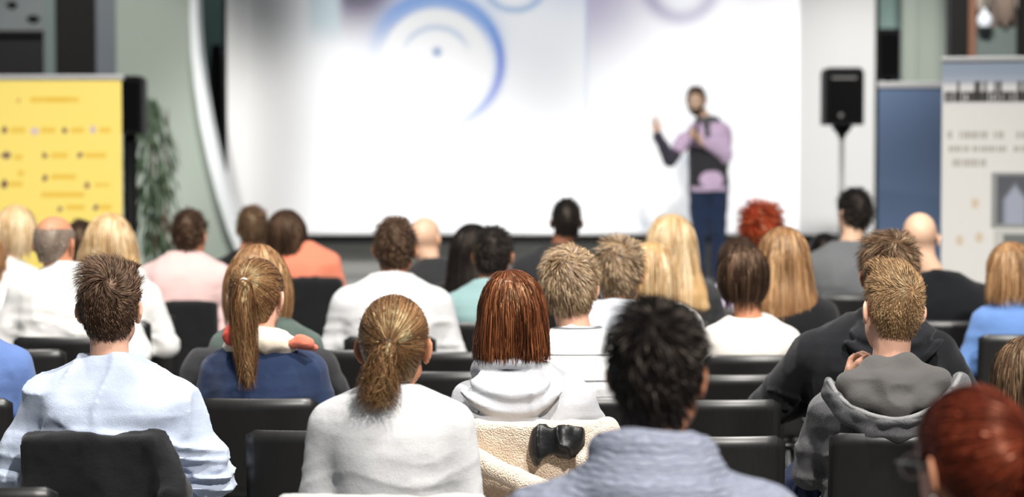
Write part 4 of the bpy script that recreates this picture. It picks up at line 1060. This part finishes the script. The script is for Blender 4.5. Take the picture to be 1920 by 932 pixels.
listener('person in black with long brown hair beside the dark bob', 1468, 424, 10.8, 1480, hair=longh(1300, L=.40, tone=.5, r=.0015, **LONGW), hmat=H_LBRN, skin=SK, tmat=F_BLACK2, topname='black_top', q=0, sw=.98, seed=158)
listener('person in white with blond hair behind the pale grey tee', 1222, 452, 10.7, 1232, hair=longh(700, L=.3, tone=.5, r=.0016, **LONG_E), hmat=H_BLOND, skin=SK, tmat=F_WHITE, topname='blouse', q=0, sw=.95, seed=169)

# ---------------------------------------------------------------- far rows
listener('person with wide fair hair and white scarf before the yellow banner', 206, 399, 11.7, 215, hair=longh(1000, L=.28, tone=.6, wave=.3, r=.0016, z=[-.13, -.09, -.04, .01, .06, .1], a=[.14, .142, .13, .115, .095, .06], b=[.07, .08, .09, .10, .10, .07], y=[-.05, -.045, -.03, -.02, -.012, -.01]), hmat=H_BLOND, skin=SK_PALE, tmat=F_WHITE, top=fur_collar,
    q=0, sw=1.0, seed=170, ztop=1.16)
listener('person with very long pale blond hair at the middle', 1258, 401, 11.7, 1262, hair=longh(1500, L=.46, tone=.6, wave=.25, r=.0015, z=[-.30, -.22, -.12, -.04, .04, .09], a=[.17, .165, .13, .106, .098, .07], b=[.05, .065, .08, .092, .095, .07], y=[-.11, -.10, -.06, -.03, -.015, -.01]), hmat=H_BLOND, skin=SK_PALE, tmat=F_COAT, topname='coat', q=0, sw=1.02, seed=181)
listener('bald person in a black ribbed sweater at the white banner', 1724, 397, 11.7, 1768, skin=SK_PALE, tmat=F_BLACK, q=0, sw=1.22, ex=.27, ar=1.1, seed=192, hyaw=-8, hs=1.06, sd=.04, sway=-.04)
listener('person in a denim blue top at the right edge', 1893, 452, 10.9, 1905, hair=longh(900, L=.3, tone=.5, r=.0016, **LONG_E), hmat=H_LBRN, skin=SK, tmat=F_SKY, q=0, sw=1.0, seed=203, hyaw=20, ex=.24)
listener('person in a pale pink sweater', 357, 391, 12.75, 338, hair=short(800, ts=.009, tt=.016, L=.025, messy=.4, tone=.3, amp=.004, r=.0016), hmat=H_BROWN, skin=SK_WARM, tmat=F_PINK, q=0, sw=1.14, ex=.245, seed=214, hyaw=-16, sway=.05, lean=.12, hy=.07, sd=-.02, whole=True)
listener('person in black near the lower left corner of the screen', 474, 384, 14.3, 460, hair=short(700, ts=.009, tt=.016, L=.025, tone=.4, amp=.004, r=.0016), hmat=H_MID, skin=SK_WARM, tmat=F_BLACK2, q=0, sw=1.0, seed=225, group=G_AUD)
listener('person in a coral orange top with black coat behind', 537, 392, 13.4, 556, hair=longh(800, L=.3, tone=.35, r=.0016, z=[-.17, -.12, -.06, 0, .05, .09], a=[.10, .105, .104, .104, .096, .07], b=[.055, .07, .085, .098, .098, .075], y=[-.06, -.05, -.035, -.02, -.012, -.01], x=[.03, .025, .015, 0, 0, 0]), hmat=H_BROWN, skin=SK, tmat=F_ORANGE, q=0, sw=1.15, seed=236, sd=-.07, lean=.10, hy=.06, chairdx=.06)
listener('bald person in a dark blazer with white collar', 798, 406, 13.5, 815, skin=SK_PALE, tmat=F_COAT, topname='blazer', q=0, sw=1.08, seed=247, hyaw=-24, sd=.005)
listener('person in black with long straight black hair', 886, 418, 12.6, 880, hair=longh(800, L=.40, tone=.2, r=.0016, wave=.05, **LONGW), hmat=H_BLACK, skin=SK_WARM, tmat=F_BLACK2, q=0, sw=.95, seed=258)
listener('dark-clothed person whose head rises in front of the slide', 1062, 371, 14.3, 1030, hair=short(700, ts=.006, tt=.02, L=.02, tone=.35, amp=.004, r=.0017), hmat=H_BLACK, skin=SK_TAN, tmat=F_COAT, q=0, sw=1.1, seed=269, sway=.06)
listener('person with curly copper hair leaning left below the speaking person', 1432, 380, 13.3, 1440, hair=short(1500, ts=.022, tt=.026, L=.05, ltop=.05, up=.9, messy=1.6, clump=60, tone=.5, amp=.026, fr=22, r=.0017, str=1,
    blobs=((-.07, .0, -.02, .06, .07, .06), (.03, -.05, .06, .06, .06, .05)), nape=-.09), hmat=H_RED, skin=SK, tmat=F_BLACK2, q=0, sw=.95, seed=270, hroll=-24, hy=.05)
listener('person in a grey wool jacket below the loudspeaker', 1600, 352, 13.6, 1588, hair=short(900, ts=.009, tt=.018, L=.025, tone=.3, amp=.004, r=.0016), hmat=H_BLACK, skin=SK_PALE, tmat=F_DKGREY, topname='jacket', q=0, sw=1.12, seed=281, hyaw=28)
listener('person with fair hair at the left edge before the yellow banner', 30, 384, 12.8, 10, hair=longh(700, L=.22, tone=.75, r=.0016, wave=.4, **BOB), hmat=H_BLOND, skin=SK_PALE, tmat=F_WHITE, topname='blouse', q=0, sw=1.0, seed=292)
listener('person with dark hair between the greying head and fair hair', 152, 412, 13.4, 155, hair=short(500, ts=.01, tt=.016, L=.025, tone=.3, amp=.004, r=.0016), hmat=H_BROWN, skin=SK_WARM, tmat=F_BLACK2, q=0, sw=.9, seed=303)
listener('person in lilac mostly hidden behind the dark bob', 1385, 442, 12.6, 1378, hair=longh(500, L=.2, tone=.3, r=.0016, **BOB), hmat=H_BROWN, skin=SK, tmat=F_LILAC, q=0, sw=1.05, seed=314)
listener('black-clothed person partly hidden left of the grey wool jacket', 1545, 436, 14.2, 1540, hair=short(300, ts=.01, tt=.016, L=.025, tone=.2, amp=.004, r=.0016), hmat=H_BLACK, skin=SK_PALE, tmat=F_BLACK2, q=0, sw=1.1, seed=325)
# edges of the frame
listener('person with a blue sleeve cut by the left edge', -72, 470, 8.3, -68, hair=short(400, tone=.4, amp=.004), hmat=H_BROWN, skin=SK, tmat=F_ROYAL, q=1, sw=1.08, ex=.26, seed=336, chairlabel='black chair at the left edge below the blue sleeve')
listener('person with straight brown hair cut by the right edge', 1930, 628, 6.6, 1935, hair=longh(2200, L=.34, tone=.45, **LONG_E), hmat=H_MID, skin=SK, tmat=F_BLACK2, q=1, sw=.95, seed=347, lean=.1)
listener('person with light brown hair low at the left edge', -24, 438, 11.6, -28, hair=short(400, tone=.6, amp=.006, ts=.015), hmat=H_LBRN, skin=SK, tmat=F_WHITE, q=0, sw=1.0, seed=358)

# ---------------------------------------------------------------- hood of the grey marl hoodie
def in_person(info, px, py, dy):
    """photo pixel on the plane dy behind the person's root -> the person's own frame"""
    Y = info['Y']+dy; w = at(px, py, Y); return w-Vector(info['root'].location)
r = PF['root']
ln = [in_person(PF, x, y, d) for x, y, d in ((1640, 690, -.09), (1700, 688, -.09), (1590, 722, -.135), (1760, 712, -.135), (1610, 745, -.16), (1675, 765, -.185), (1735, 750, -.165), (1660, 725, -.15))]
def lining(P):
    d = rc(P, ln[0], ln[1], .03, .03)
    for a, b, ra, rb in ((ln[0], ln[2], .03, .026), (ln[1], ln[3], .03, .026), (ln[2], ln[4], .026, .03), (ln[4], ln[5], .03, .03), (ln[5], ln[6], .03, .03), (ln[6], ln[3], .03, .026), (ln[0], ln[5], .03, .03), (ln[1], ln[5], .03, .03), (ln[7], ln[5], .04, .03), (ln[2], ln[7], .03, .04), (ln[3], ln[7], .03, .04), (ln[0], ln[6], .03, .03), (ln[1], ln[4], .03, .03)):
        d = smin(d, rc(P, a, b, ra, rb), .025)
    return d
v, q = net(lining, (-.27, -.28, .78), (.27, .05, 1.1), .007, lambda P: .007*(ridge(P*A(9, 9, 17)+vnoise(P*7, 2)[:, None], 8)**3)-.002)
put('hood_lining', mesh_np('hood_lining', v, q), F_LINING, r)['label'] = 'dark grey inside of the lowered hood'
rp_ = [in_person(PF, x, y, d) for x, y, d in ((1553, 716, -.115), (1572, 750, -.15), (1612, 776, -.185), (1660, 790, -.21), (1700, 790, -.215), (1745, 772, -.195), (1785, 735, -.155), (1800, 706, -.115))]
ou = [in_person(PF, x, y, d) for x, y, d in ((1560, 735, -.10), (1590, 776, -.14), (1635, 802, -.165), (1685, 810, -.18), (1735, 798, -.165), (1780, 765, -.135), (1802, 722, -.10))]
def hoodout(P):
    d = None
    for i in range(len(ou)-1):
        e = rc(P, ou[i], ou[i+1], .032, .032); d = e if d is None else smin(d, e, .02)
    for i in range(len(rp_)-1): d = smin(d, rc(P, rp_[i], rp_[i+1], .013, .013), .02)
    return d
v, q = net(hoodout, (-.3, -.3, .72), (.3, .02, 1.08), .007, lambda P: .006*(ridge(P*A(5, 5, 24), 3)**2)-.002)
hood_o = put('hood', mesh_np('hood', v, q), F_GREY, r)
def chaikin(p, n=3):
    for _ in range(n):
        p = [p[0]]+[x for a, b in zip(p[:-1], p[1:]) for x in (a*.75+b*.25, a*.25+b*.75)]+[p[-1]]
    return p
MB().tube([p+Vector((0, -.008, .006)) for p in chaikin(rp_)], .0085, 8).build('hood_hem', fabric('light_grey_hem', srgb(150, 150, 150), heather=.2), hood_o, True)

# collar of the navy sweater
r = PG['root']
def ring(info, c, R_, rr, n, sx=1, sy=1, disp=None, h=.007):
    V, Q = net(lambda P: torus(P, c, R_, rr, n, sx, sy), A(*c)-R_*1.3-rr-.03, A(*c)+R_*1.3+rr+.03, h, disp)
    return mesh_np('ring', info['up'](V), Q)
wr_ = lambda s: (lambda P: .008*(ridge(P*A(16, 16, 26), s)-.4))
put('shirt_collar', ring(PG, (-.004, -.008, 1.005), .072, .046, (.05, .5, 1), 1.15, 1, lambda P: .014*(ridge(P*A(14, 14, 30), 4)-.4)), F_SHIRT, r)['label'] = 'cream shirt collar bunched at the neck'
cl1 = [in_person(PG, x, y, d) for x, y, d in ((436, 628, -.075), (452, 616, -.10), (470, 630, -.12))]
V, Q = net(lambda P: smin(ell(P, cl1[0], (.03, .03, .034)), rc(P, cl1[0], cl1[1], .024, .026), .02), (-.25, -.25, .95), (.1, .06, 1.2), .006, wr_(9)); put('scarf_end', mesh_np('scarf_end', V, Q), F_CORAL, r)['label'] = 'coral red collar flap'
cl2 = [in_person(PG, x, y, d) for x, y, d in ((548, 645, -.075), (570, 640, -.085), (596, 634, -.05), (592, 652, -.06))]
V, Q = net(lambda P: smin(ellR(P, cl2[1], (.034, .012, .020), rotm(0, 24, 0)), rc(P, cl2[0], cl2[3], .014, .008), .016), (-.1, -.25, .9), (.3, .1, 1.15), .006, wr_(5)); put('scarf_end', mesh_np('scarf_end', V, Q), F_PEACH, r)['label'] = 'peach collar flap'

# glasses on the red-haired person
r = PB['root']; c_, R_, h_ = PB['c'], PB['R'], PB['hs']
def hp(x, y, z): return Vector(PB['up'](((A(x, y, z)*h_) @ R_.T+c_)[None])[0])
gm = MB()
for s in (-1, 1):
    gm.tube([hp(s*.083, -.005, .012), hp(s*.082, .05, .014), hp(s*.072, .105, .012)], .0028, 6)
    gm.tube([hp(s*.036+.026*math.cos(t*math.pi/8), .108, .002+.021*math.sin(t*math.pi/8)) for t in range(17)], .0025, 6)
gm.tube([hp(-.011, .112, .008), hp(.011, .112, .008)], .0025, 6)
gm.build('glasses', plain('clear_grey_frame', srgb(190, 186, 180), .2), r, True)
MB().lathe([(.002, -.012), (.007, -.006), (.008, 0), (.006, .006), (.002, .01)], 12, hp(-.088, -.012, -.045)).build('earring', M_BADGE, r, True)

# ---------------------------------------------------------------- clothes hung over chair backs
def drape(name, label, chair, mat, w=.235, z0=.40, z1=.85, th=.028, seed=1, extra=None, h=.009, parts=(), cat='jacket', fold=.012, zt=None):
    r = empty(name, chair.location, chair.rotation_euler.z); tag(r, label, cat)
    def fn(P):
        y0 = (CH_TOP-P[:, 2])*.15-.03*(1-(P[:, 0]/.205)**2)+.006
        q = np.stack([np.abs(P[:, 0])-(w-th-.08*np.clip((P[:, 2]-z1+.12)/.12, 0, 1)**2*0), np.abs(P[:, 1]-y0)-.010, np.abs(P[:, 2]-(z0+z1)/2)-((z1-z0)/2-th)], 1)
        d = np.linalg.norm(np.maximum(q, 0), axis=1)+np.minimum(q.max(1), 0)-th
        if extra: d = extra(P, d)
        return d
    V, Q = net(fn, (-.42, -.22, z0-.05), (.42, .22, z1+.1), h, lambda P: fold*(ridge(P*A(11, 7, 2.2)+vnoise(P*5, seed)[:, None]*1.2, seed)**3-.2)+.004*(vnoise(P*30, seed)-.5))
    put('cloth', mesh_np('cloth', V, Q), mat, r)
    return r
ch = {c['label']: c for c in CHAIRS}
cC = ch['black wooden chair draped with a black jacket, under the light blue sweater']
def jx(P, d):
    d = smin(d, rc(P, (.20, .0, .80), (.25, -.02, .66), .03, .045), .03); return smin(d, rc(P, (.25, -.02, .66), (.27, -.02, .46), .045, .04), .02)
drape('jacket', 'black jacket hung over the chair of the light blue sweater', cC, F_JACKET, w=.205, z0=.42, z1=.835, th=.022, seed=2, extra=jx, h=.008, fold=.017)
cE = ch['black wooden chair draped with the beige fleece jacket']
def fx(P, d):
    # diagonal folded-over flap, rolled collar at one side
    d = smin(d, rc(P, (-.20, -.07, .755), (.05, -.085, .63), .030, .034), .012)
    d = smin(d, rc(P, (.05, -.085, .63), (.20, -.07, .56), .034, .04), .02)
    d = smin(d, rc(P, (-.21, -.06, .62), (-.05, -.08, .52), .03, .035), .012)
    d = smin(d, rc(P, (.235, -.015, .82), (.175, -.085, .725), .034, .036), .012)
    d = smin(d, rc(P, (.235, -.015, .82), (.265, .02, .74), .034, .04), .02)
    return d
jf = drape('fleece_jacket', 'beige sherpa fleece jacket with black lining hung over a chair', cE, F_FLEECE, w=.225, z0=.40, z1=.845, th=.026, seed=5, extra=fx, h=.007, fold=.008)
V, Q = net(lambda P: smin(smax(ell(P, (.08, -.07, .785), (.095, .026, .07)), np.maximum(np.abs(P[:, 0]-.08)-.078, np.abs(P[:, 2]-.79+.05*(P[:, 0]-.07))-.044), .012), ell(P, (.018, -.072, .765), (.016, .016, .042)), .012), (-.05, -.13, .7), (.2, 0, .88), .005, lambda P: .016*(ridge(P*A(30, 20, 11), 3)**2-.4))
put('lining', mesh_np('lining', V, Q), F_SATIN, jf)['label'] = 'shiny black satin lining'
MB().box(-.16, -.11, -.128, -.120, .60, .66, Matrix.Rotation(.35, 4, 'Y')).build('tag', F_SATIN, jf)
cD = ch['black wooden chair draped with white cloth at the bottom edge']
drape('white_shirt', 'white shirt laid over the frontmost chair back at the bottom edge', cD, F_WHITE, w=.255, z0=.55, z1=.828, th=.012, seed=7, h=.01, fold=.008, cat='shirt')
cH = ch['black wooden chair draped with a charcoal coat']
def hx_(P, d):
    d = smin(d, rc(P, (-.23, .02, .84), (.23, .02, .84), .05, .05), .03); d = smin(d, rc(P, (-.25, 0, .82), (-.28, 0, .5), .05, .05), .03); return smin(d, rc(P, (.24, 0, .84), (.30, .0, .74), .045, .03), .03)
drape('coat', 'charcoal coat hung over the chair behind the navy sweater', cH, F_COAT, w=.27, z0=.35, z1=.90, th=.035, seed=9, extra=hx_, h=.012)
cO = [c for c in CHAIRS if 'coral orange' in c['label']][0]
drape('coat', 'black coat hung over the chair of the coral orange top', cO, F_JACKET, w=.22, z0=.3, z1=.93, th=.04, seed=11, h=.014)
cI = [c for c in CHAIRS if 'pale pink' in c['label']][0]
drape('coat', 'black coat hung over the chair of the pale pink sweater', cI, F_JACKET, w=.22, z0=.3, z1=.84, th=.025, seed=13, h=.014)

# empty chairs in view
E = lambda lab, pxc, ytop: make_chair(lab, wx(pxc, FPX*.89/(ytop-253)), FPX*.89/(ytop-253), 0)
E('empty black wooden chair between the light blue sweater and the white-grey sweater', 586, 808)
E('nearest empty black chair right of the chunky knit cowl', 1345, 819)
E('second empty black chair right of the chunky knit cowl', 1352, 750)
E('third empty black chair right of the chunky knit cowl', 1370, 703)
E('empty black chair left of the light blue sweater, upper one', 28, 656)
E('empty black chair in the bottom left corner', -50, 916)
E('empty black chair left of the ponytail and above the white-grey sweater', 690, 657)
E('empty black chair between white-grey sweater and pale hoodie', 838, 697)
E('empty black chair in the row before the sage teal top', 850, 660)
E('empty black chair behind the blue sweater beside pale pink', 250, 590)
E('empty black chair at the right edge under the denim blue top', 1930, 606)

# navy bag beside the grey hoodie's chair
bgp = at(1522, 905, 7.5)
bag = empty('backpack', (bgp.x, 7.62, 0)); tag(bag, 'navy nylon bag hanging beside the grey marl hoodie', 'bag')
zc = bgp.z
V, Q = net(lambda P: smin(ell(P, (0, 0, zc-.12), (.10, .09, .17)), ell(P, (.03, -.02, zc+.0), (.055, .05, .05)), .05), (-.17, -.17, zc-.36), (.17, .17, zc+.12), .01, lambda P: .02*(ridge(P*A(9, 9, 12), 4)**2-.3))
bb_ = put('bag_body', mesh_np('bag_body', V, Q), F_BAG, bag)
MB().tube([(-.08, -.10, zc-.2), (-.05, -.11, zc-.02), (.0, -.06, zc+.06), (.05, -.03, zc+.07), (.08, 0, zc)], .010, 8).build('strap', F_BAG, bag, True)
MB().tube([(-.03, -.105, zc-.1), (.03, -.10, zc-.05), (.08, -.075, zc-.02)], .004, 6).build('zip', M_STEEL, bb_, True)
MB().box(-.09, .09, -.08, .08, 0, zc-.26).build('bottom_panel', F_BAG, bag, bevel=.03)

# ---------------------------------------------------------------- speaking person on the stage
YP = 21.6; sP = FPX/YP
pr = empty('person', (wx(1328, YP), YP, ZS), math.pi); tag(pr, 'person in lilac shirt and dark vest speaking into a microphone on stage', 'person')
Ht = wz(161, YP)-ZS                      # standing height
K = Ht/1.80
def pl_(px, py, dy): # pixel -> local frame (rotated half a turn about z)
    w = at(px, py, YP-dy)-Vector(pr.location); return Vector((-w.x, -w.y, w.z))
hc = pl_(1305, 190, .03); hc = A(hc.x, hc.y, Ht-.137*1.0)
Rp = rotm(-12, 0, -3)
sh = {1: pl_(1357, 252, 0), -1: pl_(1283, 262, 0)}       # key: viewer side right(+1)/left(-1)
elb = {1: pl_(1362, 292, .08), -1: pl_(1256, 300, .10)}
wri = {1: pl_(1312, 262, .24), -1: pl_(1232, 252, .22)}
sh[1].y = sh[-1].y = -.01
zsh = (sh[1].z+sh[-1].z)/2
TZ = np.array([.86, .95, 1.05, 1.15, 1.25, 1.33, 1.40, 1.45, 1.48, 1.52])*K; TA = np.array([.165, .170, .158, .155, .168, .178, .178, .155, .11, .06]); TB = np.array([.12, .125, .115, .115, .122, .122, .115, .095, .075, .055])
def p_body(P):
    d = head_sdf((P-hc) @ Rp)
    d = smin(d, rc(P, hc+A(0, -.028, -.045) @ Rp.T, (0, -.02, 1.46*K), .053, .058), .02)
    d = smin(d, loft(P, TZ, TA-.02, TB-.02, TZ*0), .03)
    for s in (1, -1): d = smin(smin(d, rc(P, sh[s], elb[s], .045, .036), .03), rc(P, elb[s], wri[s], .036, .026), .015)
    for s in (-1, 1): d = smin(smin(d, rc(P, (s*.09, 0, .9*K), (s*.09, .01, .5*K), .07, .05), .03), rc(P, (s*.09, .01, .5*K), (s*.10, -.02, .08), .05, .035), .02)
    return d
V, F = net(p_body, (-.6, -.35, 0), (.6, .45, Ht+.02), .012)
m = V[:, 2] < 1.38*K
hv1 = placed_hand(wri[1], (.55, .25, .55), (.2, -.55, -.1), -1, .95); hv2 = placed_hand(wri[-1], (.25, .12, 1), (-.75, .6, .1), 1, .2)
ev, ef = net(lambda P: ell(P, (0, 0, 0), (.012, .012, .012)), (-.016,)*3, (.016,)*3, .004)
head_v, head_f = net(lambda P: smin(head_sdf((P-hc) @ Rp), rc(P, hc+A(0, -.028, -.045) @ Rp.T, (0, -.02, 1.46*K), .053, .058), .02), hc-A(.14, .16, .2), hc+A(.14, .17, .16), .006)
parts = [(V, F), hv1, hv2, (head_v, head_f)]; nb0 = sum(len(p[1]) for p in parts)
for s_ in (-1, 1): parts.append((((ev+A(s_*.031, .083, .002))) @ Rp.T+hc, ef))
VV, QQ, _ = join([(a, b, np.zeros(len(a))) for a, b in parts])
put('body', mesh_np('body', VV, QQ, matidx=np.where(np.arange(len(QQ)) < nb0, 0, 1)), [SK_PALE, M_EYE], pr)
def shirt(P):
    d = loft(P, TZ, TA+.012, TB+.012, TZ*0)
    for s in (1, -1): d = smin(smin(d, rc(P, sh[s], elb[s], .066, .054), .04), rc(P, elb[s], elb[s]*.12+wri[s]*.88, .052, .038), .015)
    return smin(d, torus(P, (0, -.01, 1.49*K), .07, .02, (0, -.3, 1)), .02)
fo_ = lambda P: .010*(ridge(P*A(8, 8, 13), 2)**3)-.002
V, F = net(shirt, (-.6, -.3, .84*K), (.6, .45, 1.6*K), .011, fo_)
F_LIL = fabric('lilac_shirt_cloth', srgb(222, 196, 226)); put('shirt', mesh_np('shirt', V, F), F_LIL, pr)
def vest(P):
    d = loft(P, np.array([.90, .95, 1.05, 1.15, 1.22, 1.27, 1.31])*K, np.array([.18, .185, .176, .176, .184, .188, .17]), np.array([.138, .14, .135, .134, .138, .13, .10]), np.zeros(7))
    # opening over the belly where the shirt shows
    return smax(d, -ell(P, (-.02, .15, .965*K), (.11, .09, .075)), .02)
V, F = net(vest, (-.25, -.25, .84*K), (.25, .25, 1.4*K), .011, fo_)
F_VEST = fabric('charcoal_vest', srgb(58, 58, 62)); put('vest', mesh_np('vest', V, F), F_VEST, pr)
sl = lambda P: np.minimum(rc(P, elb[-1]*.75+sh[-1]*.25, elb[-1], .066, .060), rc(P, elb[-1], elb[-1]*.06+wri[-1]*.94, .060, .044))
V, F = net(sl, A(*np.minimum(np.minimum(elb[-1], wri[-1]), sh[-1]))-.1, A(*np.maximum(np.maximum(elb[-1], wri[-1]), sh[-1]))+.1, .01, fo_)
put('sleeve', mesh_np('sleeve', V, F), fabric('dark_sleeve_cloth', srgb(74, 70, 84)), pr)
V, F = net(lambda P: smin(torus(P, (0, .0, 1.47*K), .085, .03, (0, -.4, 1)), rc(P, (.03, .10, 1.46*K), (.02, .13, 1.36*K), .035, .025), .02), (-.17, -.16, 1.3*K), (.17, .2, 1.6*K), .009, fo_)
put('scarf', mesh_np('scarf', V, F), fabric('grey_scarf', srgb(96, 96, 98)), pr)
def jeans(P):
    d = ell(P, (0, 0, .90*K), (.172, .13, .11))
    for s in (-1, 1): d = smin(smin(d, rc(P, (s*.088, 0, .88*K), (s*.082, .02, .48*K), .095, .074), .03), rc(P, (s*.082, .02, .48*K), (s*.09, -.01, .07), .068, .058), .02)
    return d
V, F = net(jeans, (-.25, -.2, .05), (.25, .22, 1.05*K), .012, fo_)
put('jeans', mesh_np('jeans', V, F), fabric('dark_blue_denim', srgb(40, 54, 82)), pr)
for s_ in (-1, 1): o_ = put('shoe', SHOE, M_SHOE, pr); o_.location = (s_*.10, -.01, 0)
V, F, T = make_hair(short(900, ts=.008, tt=.014, L=.02, tone=.4, amp=.003, r=.0015), Rp, hc, 1.0, 5, .008)
put('hair', mesh_np('hair', V, F, {'tone': T}), H_MID, pr)
def beard(P):
    Q = (P-hc) @ Rp; d = head_sdf(Q)-.008
    d = smax(d, Q[:, 2]-np.interp(np.abs(Q[:, 0]), [0, .03, .05, .08], [-.058, -.062, -.05, -.02]).astype(f32), .008)
    d = smax(d, .01-Q[:, 1], .01); return smax(d, -ell(Q, (0, .11, -.058), (.022, .03, .009)), .004)
V, F = net(beard, hc-A(.12, .12, .16), hc+A(.12, .16, .06), .006)
put('beard', mesh_np('beard', V, F, {'tone': np.full(len(V), .4)}), H_BROWN, pr)
for s_ in (-1, 1):
    V, F = net(lambda P: rc((P-hc) @ Rp, (s_*.016, .098, .026), (s_*.046, .084, .028), .005, .004), hc-A(.12, .16, .1), hc+A(.12, .16, .1), .005)
    put('eyebrow', mesh_np('eyebrow', V, F, {'tone': np.full(len(V), .3)}), H_BROWN, pr)
mic = empty('microphone', Vector((pr.location.x, pr.location.y, ZS))+Matrix.Rotation(math.pi, 3, 'Z') @ Vector(wri[1])); tag(mic, 'black handheld microphone in the hand of the speaking person', 'microphone')
mdir = Vector((.1, -.0, 1)).normalized(); b0 = Vector((-.035, -.03, .03))
MB().tube([b0-mdir*.06, b0+mdir*.09, b0+mdir*.12], [.011, .014, .018], 10).build('handle', M_BLACKP, mic, True)
MB().lathe([(.014, -.02), (.026, 0), (.026, .02), (.016, .04), (.004, .045)], 14, b0+mdir*.13).build('grille', M_STEEL, mic, True)
